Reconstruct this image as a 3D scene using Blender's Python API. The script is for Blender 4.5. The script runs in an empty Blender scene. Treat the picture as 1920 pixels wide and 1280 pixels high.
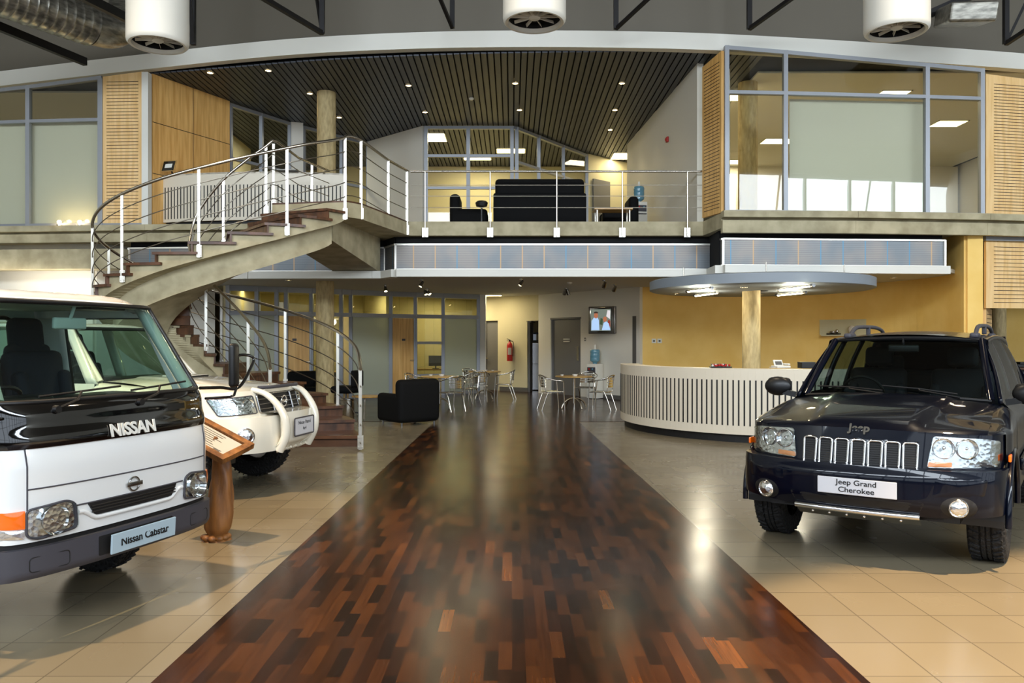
import bpy, bmesh, math, random
from mathutils import Vector, Matrix
random.seed(7)
SC = bpy.context.scene
C = SC.collection
PI = math.pi
CAMZ = 1.6
FPX = 1500.0
DAY = 570
DAYLOW = 45
POOL = 1
BAY = 520

# ---------------------------------------------------------------- camera
cam_d = bpy.data.cameras.new('camera'); cam = bpy.data.objects.new('camera', cam_d); C.objects.link(cam)
cam.location = (0, 0, CAMZ); cam.rotation_euler = (PI/2, 0, 0)
cam_d.sensor_width = 36; cam_d.lens = 36*FPX/1920; cam_d.clip_end = 200; cam_d.clip_start = 0.05
SC.camera = cam
# ---------------------------------------------------------------- world, exposure
w = bpy.data.worlds.new('sky'); SC.world = w; w.use_nodes = True
bg = w.node_tree.nodes['Background']; bg.inputs[0].default_value = (0.62, 0.74, 0.9, 1); bg.inputs[1].default_value = 1.0
SC.view_settings.view_transform = 'Standard'; SC.view_settings.look = 'None'
SC.view_settings.gamma = 1; SC.view_settings.use_curve_mapping = False
SC.view_settings.exposure = 0.5

def lamp(name, kind, loc, energy, color=(1, 1, 1), rot=(0, 0, 0), **kw):
    d = bpy.data.lights.new(name, kind); d.energy = energy; d.color = color
    for k, v in kw.items(): setattr(d, k, v)
    o = bpy.data.objects.new(name, d); C.objects.link(o); o.location = loc; o.rotation_euler = rot
    return o
# daylight through the high windows of the shopfront behind the camera
for i in range(7):
    x = -12.4 + i*6.1
    lamp('daylight', 'AREA', (x, -4.6, 8.35), DAY, (0.82, 0.91, 1.0), (PI/2-.25, 0, 0), shape='RECTANGLE', size=6.0, size_y=2.3)
    lamp('daylight', 'AREA', (x, -4.6, 3.0), DAYLOW, (0.90, 0.95, 1.0), (PI/2, 0, 0), shape='RECTANGLE', size=6.0, size_y=3.6)
# warm high-bay lamps in the showroom roof
for (x, y) in [(-6.5, 9.5), (0, 8.8), (6.5, 9.5)]:
    lamp('high_bay', 'SPOT', (x, y, 9.4), BAY, (1.0, 0.80, 0.56), (0, 0, 0), spot_size=2.1, spot_blend=0.6, shadow_soft_size=0.25)

# two warm spotlights over the display cars near the entrance: pools on the floor
for (x, y, a, e) in ((-4.2, 4.6, .86, 3800), (4.1, 1.9, .80, 9000)):
    lamp('display_spot', 'SPOT', (x, y, 10.3), e, (1.0, .70, .40), (0, 0, 0), spot_size=a, spot_blend=.18, shadow_soft_size=.12)

# ---------------------------------------------------------------- materials
MT = {}
def mat(name, col, rough=0.5, metal=0.0, coat=0.0, emit=None, es=0.0, spec=None):
    m = bpy.data.materials.new(name); m.use_nodes = True
    b = m.node_tree.nodes['Principled BSDF']
    b.inputs['Base Color'].default_value = (*lin(col), 1); b.inputs['Roughness'].default_value = rough
    b.inputs['Metallic'].default_value = metal
    if coat: b.inputs['Coat Weight'].default_value = coat; b.inputs['Coat Roughness'].default_value = 0.03
    if spec is not None: b.inputs['Specular IOR Level'].default_value = spec
    if emit: b.inputs['Emission Color'].default_value = (*lin(emit), 1); b.inputs['Emission Strength'].default_value = es
    MT[name] = m
    return m
def lin(c):
    return tuple(((v/255)/12.92 if v/255 <= 0.04045 else ((v/255+0.055)/1.055)**2.4) for v in c)
def N(m, t, **kw):
    n = m.node_tree.nodes.new(t)
    for k, v in kw.items(): setattr(n, k, v)
    return n
def noisy(name, c1, c2, scale, rough=0.6, metal=0.0, stretch=(1, 1, 1), bump=0.0, coat=0.0, detail=4, lo=0.35, hi=0.65):
    m = mat(name, c1, rough, metal, coat); nt = m.node_tree; b = nt.nodes['Principled BSDF']
    tc = N(m, 'ShaderNodeTexCoord'); mp = N(m, 'ShaderNodeMapping'); mp.inputs['Scale'].default_value = stretch
    no = N(m, 'ShaderNodeTexNoise'); no.inputs['Scale'].default_value = scale; no.inputs['Detail'].default_value = detail
    cr = N(m, 'ShaderNodeValToRGB'); cr.color_ramp.elements[0].color = (*lin(c1), 1); cr.color_ramp.elements[1].color = (*lin(c2), 1)
    cr.color_ramp.elements[0].position = lo; cr.color_ramp.elements[1].position = hi
    nt.links.new(tc.outputs['Object'], mp.inputs[0]); nt.links.new(mp.outputs[0], no.inputs['Vector'])
    nt.links.new(no.outputs['Fac'], cr.inputs[0]); nt.links.new(cr.outputs[0], b.inputs['Base Color'])
    if bump:
        bp = N(m, 'ShaderNodeBump'); bp.inputs['Strength'].default_value = bump; bp.inputs['Distance'].default_value = 0.02
        nt.links.new(no.outputs['Fac'], bp.inputs['Height']); nt.links.new(bp.outputs[0], b.inputs['Normal'])
    return m
def glassy(name, tint, refl=0.08, rough=0.0, opac=0.0, ocol=(150, 150, 140)):
    """thin pane: tinted transparency, fresnel reflection, optional milky share"""
    m = bpy.data.materials.new(name); m.use_nodes = True; nt = m.node_tree; nt.nodes.clear()
    out = N(m, 'ShaderNodeOutputMaterial'); tr = N(m, 'ShaderNodeBsdfTransparent'); tr.inputs[0].default_value = (*lin(tint), 1)
    gl = N(m, 'ShaderNodeBsdfGlossy'); gl.inputs['Roughness'].default_value = rough
    f = math_chain(m); ge = N(m, 'ShaderNodeNewGeometry'); vm = N(m, 'ShaderNodeVectorMath', operation='DOT_PRODUCT')
    nt.links.new(ge.outputs['Incoming'], vm.inputs[0]); nt.links.new(ge.outputs['Normal'], vm.inputs[1])
    k = f('POWER', f('SUBTRACT', 1, f('ABSOLUTE', vm.outputs['Value'])), 5)
    fac = f('ADD', refl, f('MULTIPLY', k, 1-refl))
    mx = N(m, 'ShaderNodeMixShader')
    nt.links.new(fac, mx.inputs[0])
    base = tr.outputs[0]
    if opac:
        df = N(m, 'ShaderNodeBsdfDiffuse'); df.inputs[0].default_value = (*lin(ocol), 1)
        m2 = N(m, 'ShaderNodeMixShader'); m2.inputs[0].default_value = opac
        nt.links.new(tr.outputs[0], m2.inputs[1]); nt.links.new(df.outputs[0], m2.inputs[2]); base = m2.outputs[0]
    nt.links.new(base, mx.inputs[1]); nt.links.new(gl.outputs[0], mx.inputs[2]); nt.links.new(mx.outputs[0], out.inputs[0])
    MT[name] = m
    return m
def math_chain(m):
    nt = m.node_tree
    def f(op, a, b=None, c=None):
        n = nt.nodes.new('ShaderNodeMath'); n.operation = op
        for i, v in enumerate((a, b, c)):
            if v is None: continue
            if isinstance(v, (int, float)): n.inputs[i].default_value = v
            else: nt.links.new(v, n.inputs[i])
        return n.outputs[0]
    return f
# parquet: staves running down the aisle, each with its own tone
def parquet():
    m = mat('parquet', (50, 28, 12), 0.2, spec=0.14); nt = m.node_tree; b = nt.nodes['Principled BSDF']; f = math_chain(m)
    tc = N(m, 'ShaderNodeTexCoord'); sp = N(m, 'ShaderNodeSeparateXYZ'); nt.links.new(tc.outputs['Object'], sp.inputs[0])
    u = f('DIVIDE', sp.outputs[0], 0.068); cu = f('FLOOR', u)
    w1 = N(m, 'ShaderNodeTexWhiteNoise', noise_dimensions='1D'); nt.links.new(cu, w1.inputs['W'])
    v = f('ADD', f('DIVIDE', sp.outputs[1], 0.36), f('MULTIPLY', w1.outputs[0], 7.3)); cv = f('FLOOR', v)
    cb = N(m, 'ShaderNodeCombineXYZ'); nt.links.new(cu, cb.inputs[0]); nt.links.new(cv, cb.inputs[1])
    w2 = N(m, 'ShaderNodeTexWhiteNoise', noise_dimensions='2D'); nt.links.new(cb.outputs[0], w2.inputs['Vector'])
    cr = N(m, 'ShaderNodeValToRGB'); e = cr.color_ramp.elements
    e[0].color = (*lin((28, 15, 8)), 1); e[1].color = (*lin((104, 60, 24)), 1)
    for p, c in ((0.35, (44, 23, 10)), (0.7, (66, 36, 14)), (0.96, (74, 41, 16))):
        k = e.new(p); k.color = (*lin(c), 1)
    nt.links.new(w2.outputs[0], cr.inputs[0])
    mp = N(m, 'ShaderNodeMapping'); mp.inputs['Scale'].default_value = (60, 3, 1); nt.links.new(tc.outputs['Object'], mp.inputs[0])
    no = N(m, 'ShaderNodeTexNoise'); no.inputs['Scale'].default_value = 1.0; no.inputs['Detail'].default_value = 3
    nt.links.new(mp.outputs[0], no.inputs['Vector'])
    mx = N(m, 'ShaderNodeMix', data_type='RGBA', blend_type='MULTIPLY'); mx.inputs[0].default_value = 0.5
    nt.links.new(cr.outputs[0], mx.inputs[6])
    g = N(m, 'ShaderNodeValToRGB'); g.color_ramp.elements[0].color = (.35, .35, .35, 1); g.color_ramp.elements[1].color = (1.2, 1.2, 1.2, 1)
    g.color_ramp.elements[0].position = 0.3; g.color_ramp.elements[1].position = 0.7
    nt.links.new(no.outputs[0], g.inputs[0]); nt.links.new(g.outputs[0], mx.inputs[7])
    nt.links.new(mx.outputs[2], b.inputs['Base Color'])
    fu = f('FRACT', u); fv = f('FRACT', v)
    edge = f('MINIMUM', f('MINIMUM', fu, f('SUBTRACT', 1, fu)), f('MULTIPLY', f('MINIMUM', fv, f('SUBTRACT', 1, fv)), 5))
    bp = N(m, 'ShaderNodeBump'); bp.inputs['Strength'].default_value = 0.05; bp.inputs['Distance'].default_value = 0.001
    nt.links.new(f('MINIMUM', f('MULTIPLY', edge, 12), 1), bp.inputs['Height']); nt.links.new(bp.outputs[0], b.inputs['Normal'])
    n2 = N(m, 'ShaderNodeTexNoise'); n2.inputs['Scale'].default_value = 1.7; nt.links.new(tc.outputs['Object'], n2.inputs['Vector'])
    nt.links.new(f('ADD', f('MULTIPLY', n2.outputs[0], 0.10), 0.16), b.inputs['Roughness'])
    return m
def tiles():
    m = mat('floor_tiles', (150, 138, 116), 0.25, spec=0.35); nt = m.node_tree; b = nt.nodes['Principled BSDF']; f = math_chain(m)
    tc = N(m, 'ShaderNodeTexCoord'); sp = N(m, 'ShaderNodeSeparateXYZ'); nt.links.new(tc.outputs['Object'], sp.inputs[0])
    u = f('DIVIDE', f('ADD', sp.outputs[0], 0.11), 0.425); v = f('DIVIDE', sp.outputs[1], 0.425)
    fu = f('FRACT', u); fv = f('FRACT', v)
    edge = f('MINIMUM', f('MINIMUM', fu, f('SUBTRACT', 1, fu)), f('MINIMUM', fv, f('SUBTRACT', 1, fv)))
    gr = f('MINIMUM', f('MULTIPLY', edge, 70), 1)
    cb = N(m, 'ShaderNodeCombineXYZ'); nt.links.new(f('FLOOR', u), cb.inputs[0]); nt.links.new(f('FLOOR', v), cb.inputs[1])
    w2 = N(m, 'ShaderNodeTexWhiteNoise', noise_dimensions='2D'); nt.links.new(cb.outputs[0], w2.inputs['Vector'])
    cr = N(m, 'ShaderNodeValToRGB'); e = cr.color_ramp.elements
    e[0].color = (*lin((118, 108, 88)), 1); e[1].color = (*lin((127, 117, 96)), 1)
    nt.links.new(w2.outputs[0], cr.inputs[0])
    mx = N(m, 'ShaderNodeMix', data_type='RGBA'); nt.links.new(gr, mx.inputs[0])
    mx.inputs[6].default_value = (*lin((84, 77, 63)), 1); nt.links.new(cr.outputs[0], mx.inputs[7])
    nt.links.new(mx.outputs[2], b.inputs['Base Color'])
    n2 = N(m, 'ShaderNodeTexNoise'); n2.inputs['Scale'].default_value = 2.5; nt.links.new(tc.outputs['Object'], n2.inputs['Vector'])
    nt.links.new(f('ADD', f('MULTIPLY', n2.outputs[0], 0.2), 0.14), b.inputs['Roughness'])
    return m
parquet(); tiles()
noisy('concrete', (158, 147, 116), (188, 177, 144), 3.0, 0.75, bump=0.15, detail=8)
noisy('column_concrete', (168, 148, 104), (200, 180, 132), 9.0, 0.7, stretch=(2, 2, .5), bump=0.25, detail=8)
noisy('maple', (208, 158, 88), (232, 186, 114), 2.2, 0.42, stretch=(7, 7, .5), detail=3)
noisy('maple_light', (232, 188, 122), (244, 206, 146), 2.2, 0.45, stretch=(6, 6, .6), detail=3)
noisy('tread_wood', (64, 40, 24), (100, 64, 40), 2.5, 0.35, stretch=(1, 9, 1), detail=4)
noisy('yellow_wall', (242, 198, 104), (250, 210, 122), 1.4, 0.75)
noisy('oak_carved', (96, 58, 26), (150, 98, 48), 5.0, 0.5, stretch=(3, 3, .7), bump=0.5, detail=6)
noisy('table_wood', (172, 132, 72), (196, 156, 92), 6.0, 0.3, stretch=(1, 6, 1))
mat('white_plaster', (222, 218, 206), 0.8)
mat('cream_plaster', (204, 194, 156), 0.85)
mat('fascia_white', (226, 224, 214), 0.55)
mat('counter_white', (222, 212, 192), 0.4)
mat('slot_black', (16, 14, 14), 0.6)
mat('skirting', (92, 90, 86), 0.5)
mat('frame_grey', (148, 151, 156), 0.4, 0.3)
mat('bulkhead', (106, 100, 88), 0.6, 0.2)
mat('slat_grey', (68, 72, 80), 0.45, 0.3)
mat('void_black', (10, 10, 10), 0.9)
mat('steel_dark', (26, 24, 24), 0.5, 0.4)
mat('duct_white', (222, 218, 206), 0.45)
noisy('galvanised', (118, 116, 108), (176, 172, 160), 5.0, 0.3, 0.85, stretch=(1, 1, 3))
mat('stainless', (196, 190, 178), 0.25, 1.0)
mat('post_metal', (226, 222, 212), 0.34, 0.75)
mat('wire_metal', (150, 142, 128), 0.3, 1.0)
mat('aluminium', (212, 208, 198), 0.16, 1.0)
mat('canopy_blue', (128, 138, 148), 0.5)
mat('soft_ceiling', (204, 201, 190), 0.8)
mat('black_leather', (6, 6, 6), 0.8, spec=0.2)
mat('door_grey', (106, 104, 100), 0.5)
mat('white_plastic', (226, 224, 214), 0.4)
mat('black_plastic', (18, 18, 19), 0.4)
mat('dark_grey_plastic', (66, 64, 70), 0.55)
mat('red_paint', (176, 28, 20), 0.35)
mat('blind_grey', (226, 227, 218), 0.9)
mat('lamp_warm', (255, 240, 200), 0.5, emit=(255, 226, 165), es=14)
mat('panel_lamp', (255, 250, 225), 0.5, emit=(255, 238, 190), es=6)
mat('tube_lamp', (255, 250, 225), 0.5, emit=(255, 244, 205), es=9)
mat('chrome', (225, 225, 225), 0.08, 1.0)
mat('chrome_dull', (150, 150, 150), 0.25, 1.0)
mat('rubber', (20, 20, 21), 0.75)
mat('paint_white', (236, 236, 233), 0.25, coat=1.0)
mat('paint_cream', (232, 226, 208), 0.25, coat=1.0)
mat('paint_navy', (1, 5, 20), 0.3, coat=0.55, spec=0.1)
mat('gloss_black', (9, 8, 8), 0.08, coat=1.0)
mat('cab_interior', (150, 168, 162), 0.8)
mat('seat_cloth', (36, 38, 48), 0.9)
mat('seat_navy', (26, 28, 34), 0.8)
mat('amber_pale', (226, 150, 96), 0.2, coat=1.0)
mat('lamp_base', (120, 122, 124), 0.3, 0.9)
mat('amber', (232, 104, 12), 0.15, coat=1.0, emit=(255, 110, 10), es=0.15)
mat('plate_white', (206, 206, 210), 0.4)
mat('plate_blue', (176, 196, 206), 0.35)
mat('print_black', (14, 14, 14), 0.6)
mat('paper', (186, 183, 174), 0.7)
mat('bottle_blue', (90, 140, 160), 0.15, coat=0.5)
glassy('window_glass', (244, 244, 238), 0.03)
glassy('office_glass', (226, 226, 204), 0.05)
glassy('frosted_glass', (190, 196, 176), 0.05, 0.15, 0.6, (206, 210, 188))
glassy('windscreen_glass', (218, 234, 228), 0.045)
glassy('jeep_glass', (176, 190, 186), 0.05)
glassy('lens_glass', (236, 240, 240), 0.06)
def headlamp_mat():
    m = mat('reflector', (244, 245, 246), 0.16, 1.0); nt = m.node_tree; b = nt.nodes['Principled BSDF']
    tc = N(m, 'ShaderNodeTexCoord'); vo = N(m, 'ShaderNodeTexVoronoi'); vo.inputs['Scale'].default_value = 34
    bp = N(m, 'ShaderNodeBump'); bp.inputs['Strength'].default_value = 0.3; bp.inputs['Distance'].default_value = 0.007
    nt.links.new(tc.outputs['Object'], vo.inputs[0]); nt.links.new(vo.outputs[0], bp.inputs['Height']); nt.links.new(bp.outputs[0], b.inputs['Normal'])
headlamp_mat()
def tread_mat():
    m = mat('tyre_tread', (22, 22, 23), 0.8); nt = m.node_tree; b = nt.nodes['Principled BSDF']
    tc = N(m, 'ShaderNodeTexCoord'); vo = N(m, 'ShaderNodeTexVoronoi', feature='DISTANCE_TO_EDGE'); vo.inputs['Scale'].default_value = 26
    bp = N(m, 'ShaderNodeBump'); bp.inputs['Strength'].default_value = 1.0; bp.inputs['Distance'].default_value = 0.02
    nt.links.new(tc.outputs['Object'], vo.inputs[0]); nt.links.new(vo.outputs[0], bp.inputs['Height']); nt.links.new(bp.outputs[0], b.inputs['Normal'])
tread_mat()

# ---------------------------------------------------------------- mesh helpers
ORG = {}
def catmull(pts, n):
    """smooth curve through pts, n samples per span"""
    P = [Vector(p) for p in pts]; out = []
    for j in range(len(P)-1):
        a = P[max(j-1, 0)]; b = P[j]; c = P[j+1]; d = P[min(j+2, len(P)-1)]
        for i in range(n):
            w = i/n
            out.append(a*(-.5*w+w*w-.5*w**3)+b*(1-2.5*w*w+1.5*w**3)+c*(.5*w+2*w*w-1.5*w**3)+d*(-.5*w*w+.5*w**3))
    out.append(P[-1].copy())
    return out
class MB:
    def __init__(s): s.v = []; s.f = []
    def add(s, vs, fs):
        b = len(s.v); s.v += [tuple(p) for p in vs]; s.f += [tuple(i+b for i in q) for q in fs]; return s
    def box(s, c, d, rz=0, rot=None):
        M = rot if rot is not None else Matrix.Rotation(rz, 3, 'Z')
        vs = [Vector(c)+M@Vector((x*d[0]/2, y*d[1]/2, z*d[2]/2)) for x in (-1, 1) for y in (-1, 1) for z in (-1, 1)]
        return s.add(vs, [(0, 1, 3, 2), (4, 6, 7, 5), (0, 4, 5, 1), (2, 3, 7, 6), (0, 2, 6, 4), (1, 5, 7, 3)])
    def rbox(s, c, d, r=0.02, rz=0, rot=None, seg=3):
        """box with rounded edges"""
        bm = bmesh.new(); bmesh.ops.create_cube(bm, size=1)
        for v in bm.verts: v.co = Vector((v.co.x*d[0], v.co.y*d[1], v.co.z*d[2]))
        bmesh.ops.bevel(bm, geom=bm.edges[:], offset=r, segments=seg, affect='EDGES', profile=0.5)
        M = rot if rot is not None else Matrix.Rotation(rz, 3, 'Z')
        bm.verts.index_update()
        s.add([Vector(c)+M@v.co for v in bm.verts], [[v.index for v in f.verts] for f in bm.faces]); bm.free(); return s
    def bar(s, a, b, w, h, up=(0, 0, 1)):
        a = Vector(a); b = Vector(b); d = b-a; L = d.length; y = d.normalized(); u = Vector(up)
        x = y.cross(u)
        if x.length < 1e-4: x = Vector((1, 0, 0))
        x.normalize(); z = x.cross(y); M = Matrix((x, y, z)).transposed()
        return s.box((a+b)/2, (w, L, h), rot=M)
    def tube(s, pts, r, n=8, cap=True, closed=False):
        P = [Vector(p) for p in pts]; m = len(P); vs = []; prev = None
        for i, p in enumerate(P):
            if closed: t = P[(i+1) % m]-P[i-1]
            else: t = P[min(i+1, m-1)]-P[max(i-1, 0)]
            t.normalize()
            if prev is None:
                a = Vector((0, 0, 1)) if abs(t.z) < .9 else Vector((1, 0, 0))
                u = t.cross(a).normalized()
            else:
                u = (prev-t*prev.dot(t)); u = u.normalized() if u.length > 1e-5 else prev
            prev = u; w_ = t.cross(u); rr = r[i] if isinstance(r, (list, tuple)) else r
            vs += [p+(u*math.cos(2*PI*k/n)+w_*math.sin(2*PI*k/n))*rr for k in range(n)]
        fs = []
        for i in range(m if closed else m-1):
            for k in range(n):
                a = i*n+k; b = i*n+(k+1) % n; c = ((i+1) % m)*n+(k+1) % n; d = ((i+1) % m)*n+k
                fs.append((a, b, c, d))
        if cap and not closed: fs += [tuple(range(n))[::-1], tuple((m-1)*n+k for k in range(n))]
        return s.add(vs, fs)
    def cyl(s, a, b, r, n=24, r2=None): return s.tube([a, b], [r, r if r2 is None else r2], n)
    def lathe(s, prof, n=32, axis='Z', c=(0, 0, 0), a0=0, a1=2*PI):
        c = Vector(c); vs = []; full = abs(a1-a0-2*PI) < 1e-6; m = n if full else n+1
        for (r, h) in prof:
            for k in range(m):
                t = a0+(a1-a0)*k/n; x = r*math.cos(t); y = r*math.sin(t)
                vs.append(c+(Vector((x, y, h)) if axis == 'Z' else Vector((x, h, y)) if axis == 'Y' else Vector((h, x, y))))
        fs = []
        for i in range(len(prof)-1):
            for k in range(n):
                k2 = (k+1) % m; fs.append((i*m+k, i*m+k2, (i+1)*m+k2, (i+1)*m+k))
        return s.add(vs, fs)
    def ball(s, c, r, n=16, sc=(1, 1, 1)):
        prof = [(max(1e-4, math.sin(PI*i/n))*1.0, -math.cos(PI*i/n)) for i in range(n+1)]
        m = MB(); m.lathe(prof, n*2)
        c = Vector(c); s.add([c+Vector((v[0]*r*sc[0], v[1]*r*sc[1], v[2]*r*sc[2])) for v in m.v], m.f); return s
    def prism(s, poly, z0, z1):
        n = len(poly); vs = [(p[0], p[1], z0) for p in poly]+[(p[0], p[1], z1) for p in poly]
        return s.add(vs, [tuple(range(n))[::-1], tuple(range(n, 2*n))]+[(i, (i+1) % n, n+(i+1) % n, n+i) for i in range(n)])
    def prism_axis(s, poly, h0, h1, fn):
        """poly in 2D, fn(a,b,h)->3D"""
        n = len(poly); vs = [fn(p[0], p[1], h0) for p in poly]+[fn(p[0], p[1], h1) for p in poly]
        return s.add(vs, [tuple(range(n))[::-1], tuple(range(n, 2*n))]+[(i, (i+1) % n, n+(i+1) % n, n+i) for i in range(n)])
    def grid(s, fn, nu, nv, u0=0, u1=1, v0=0, v1=1, flip=False):
        vs = [fn(u0+(u1-u0)*i/nu, v0+(v1-v0)*j/nv) for i in range(nu+1) for j in range(nv+1)]
        fs = []
        for i in range(nu):
            for j in range(nv):
                q = (i*(nv+1)+j, (i+1)*(nv+1)+j, (i+1)*(nv+1)+j+1, i*(nv+1)+j+1); fs.append(q[::-1] if flip else q)
        return s.add(vs, fs)
    def wall(s, pts, z0, z1, t):
        """vertical wall of thickness t along plan polyline pts; z0,z1 may be lists"""
        P = [Vector((p[0], p[1])) for p in pts]; n = len(P)
        for i in range(n-1):
            a, b = P[i], P[i+1]; d = (b-a).normalized(); nn = Vector((-d.y, d.x))*t/2
            za = (z0[i], z1[i]) if isinstance(z1, list) else (z0, z1); zb = (z0[i+1], z1[i+1]) if isinstance(z1, list) else (z0, z1)
            q = [a-nn, b-nn, b+nn, a+nn]; zz = [za, zb, zb, za]
            vs = [(q[k].x, q[k].y, zz[k][0]) for k in range(4)]+[(q[k].x, q[k].y, zz[k][1]) for k in range(4)]
            s.add(vs, [(3, 2, 1, 0), (4, 5, 6, 7), (0, 1, 5, 4), (1, 2, 6, 5), (2, 3, 7, 6), (3, 0, 4, 7)])
        return s
    def patch(s, outline, fn, rings=6, dome=0.0, depth=0.0):
        """filled star-shaped outline [(a,b)] mapped with fn(a,b,off)->3D, domed, with a rim going back by depth"""
        n = len(outline); ca = sum(p[0] for p in outline)/n; cb = sum(p[1] for p in outline)/n
        vs = [fn(ca, cb, dome)]
        for r in range(1, rings+1):
            k = r/rings
            for p in outline: vs.append(fn(ca+(p[0]-ca)*k, cb+(p[1]-cb)*k, dome*(1-k*k)))
        fs = [(0, 1+i, 1+(i+1) % n) for i in range(n)]
        for r in range(rings-1):
            for i in range(n):
                a = 1+r*n; b = a+n; fs.append((a+i, b+i, b+(i+1) % n, a+(i+1) % n))
        if depth:
            a = 1+(rings-1)*n; b = len(vs)
            for p in outline: vs.append(fn(p[0], p[1], -depth))
            for i in range(n): fs.append((a+i, b+i, b+(i+1) % n, a+(i+1) % n))
        return s.add(vs, fs)
    def build(s, name, m, parent=None, smooth=None, bevel=0, solid=0, solid_off=-1, sub=0):
        me = bpy.data.meshes.new(name)
        o3 = ORG.get(parent.name) if parent is not None else None
        q = parent
        while o3 is None and q is not None and q.parent is not None:
            q = q.parent; o3 = ORG.get(q.name)
        vs = [tuple(Vector(v)-o3) for v in s.v] if o3 is not None else s.v
        me.from_pydata([tuple(v) for v in vs], [], [tuple(f) for f in s.f]); me.validate(verbose=False)
        bm = bmesh.new(); bm.from_mesh(me); bmesh.ops.remove_doubles(bm, verts=bm.verts, dist=1e-5)
        bmesh.ops.recalc_face_normals(bm, faces=bm.faces); bm.to_mesh(me); bm.free()
        if smooth is not None:
            for p in me.polygons: p.use_smooth = True
            me.set_sharp_from_angle(angle=math.radians(smooth))
        me.materials.append(MT[m] if isinstance(m, str) else m)
        o = bpy.data.objects.new(name, me); C.objects.link(o)
        if parent is not None: o.parent = parent
        if solid:
            md = o.modifiers.new('solidify', 'SOLIDIFY'); md.thickness = solid; md.offset = solid_off
        if bevel:
            md = o.modifiers.new('bevel', 'BEVEL'); md.width = bevel; md.segments = 2; md.limit_method = 'ANGLE'
        if sub:
            md = o.modifiers.new('sub', 'SUBSURF'); md.levels = sub; md.render_levels = sub
        return o
def tag(o, label, cat, group=None):
    o['label'] = label; o['category'] = cat
    if group: o['group'] = group
    return o
def thing(name, label, cat, loc=(0, 0, 0), rz=0, group=None, world=False):
    """Empty at the thing's base; world=True means its parts are given in world coordinates"""
    o = bpy.data.objects.new(name, None); C.objects.link(o); o.location = loc; o.rotation_euler = (0, 0, rz); o.empty_display_size = 0.2
    if world: ORG[o.name] = Vector(loc)
    return tag(o, label, cat, group)
def struct(o): o['kind'] = 'structure'; return o
def sthing(name, loc=(0, 0, 0)):
    o = bpy.data.objects.new(name, None); C.objects.link(o); o.location = loc; ORG[o.name] = Vector(loc); o['kind'] = 'structure'; return o
def copy_tree(o, parent=None):
    c = o.copy(); C.objects.link(c)
    if parent is not None: c.parent = parent
    for ch in [x for x in list(o.children)]: copy_tree(ch, c)
    return c
def rrect(a0, b0, a1, b1, r, n=5):
    out = []
    for (ca, cb, t0) in ((a1-r, b1-r, 0), (a0+r, b1-r, PI/2), (a0+r, b0+r, PI), (a1-r, b0+r, 3*PI/2)):
        for k in range(n+1):
            t = t0+PI/2*k/n; out.append((ca+r*math.cos(t), cb+r*math.sin(t)))
    return out
def roundpoly(pts, r, n=4, sub=4):
    """rounded and resampled polygon outline"""
    out = []; m = len(pts)
    for i in range(m):
        p = Vector(pts[i]); a = Vector(pts[i-1]); b = Vector(pts[(i+1) % m])
        da = (a-p); db = (b-p); rr = min(r, da.length*.45, db.length*.45)
        s0 = p+da.normalized()*rr; s1 = p+db.normalized()*rr
        for k in range(n+1):
            w_ = k/n; out.append(tuple(s0*(1-w_)**2+p*2*w_*(1-w_)+s1*w_*w_))
        nx = Vector(pts[(i+1) % m]); e1 = nx-(nx-p).normalized()*min(r, (nx-p).length*.45)
        for k in range(1, sub): out.append(tuple(s1+(e1-s1)*k/sub))
    return out
def text(name, s, size, m, parent, M, ext=0.003, bold=0.0, sx=1.0, smooth=None):
    cu = bpy.data.curves.new(name, 'FONT'); cu.body = s; cu.size = size; cu.extrude = ext; cu.offset = bold
    cu.align_x = 'CENTER'; cu.align_y = 'CENTER'
    t = bpy.data.objects.new(name+'_tmp', cu); C.objects.link(t)
    bpy.context.view_layer.update()
    dg = bpy.context.evaluated_depsgraph_get()
    me = bpy.data.meshes.new_from_object(t.evaluated_get(dg)); bpy.data.objects.remove(t); bpy.data.curves.remove(cu)
    o3 = ORG.get(parent.name) if parent is not None else None
    S = Matrix.Diagonal((sx, 1, 1, 1))
    me.transform(M@S)
    if o3 is not None: me.transform(Matrix.Translation(-o3))
    me.materials.clear(); me.materials.append(MT[m])
    o = bpy.data.objects.new(name, me); C.objects.link(o); o.parent = parent
    return o
def frame(o, x, y, z=None):
    """matrix with local axes x (reading direction) and y (up) at o"""
    x = Vector(x).normalized(); y = Vector(y); z = x.cross(y).normalized(); y = z.cross(x)
    return Matrix(((x.x, y.x, z.x, o[0]), (x.y, y.y, z.y, o[1]), (x.z, y.z, z.z, o[2]), (0, 0, 0, 1)))
def at(px, py, Y): return Vector(((px-960)*Y/FPX, Y, CAMZ-(py-640)*Y/FPX))
def atz(px, py, z): return at(px, py, FPX*(z-CAMZ)/(640-py))
def XY(px, Y): return ((px-960)*Y/FPX, Y)
# ================================================================ building
Z2 = 4.17      # upper floor
ZC = 7.6       # slatted ceiling
ZL = 3.05      # lower ceiling
# ---- floor
g = MB(); g.box((5.7, 11.5, -.05), (42.8, 35, .1)); struct(g.build('floor', 'floor_tiles'))
AL = [((285-960)*3.75/1500, 3.75), ((815-960)*15.9/1500, 15.9)]; AR = [((1630-960)*3.75/1500, 3.75), ((1085-960)*15.9/1500, 15.9)]
def ext(a, b, y): t = (y-a[1])/(b[1]-a[1]); return (a[0]+(b[0]-a[0])*t, y)
g = MB(); g.prism([ext(*AL, -4.0), ext(*AR, -4.0), AR[1], (7.5, 15.9+.6), (7.5, 27.5), (-9, 27.5), (-9, 16.5), AL[1]], 0, .006); struct(g.build('floor_aisle', 'parquet'))
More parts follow.
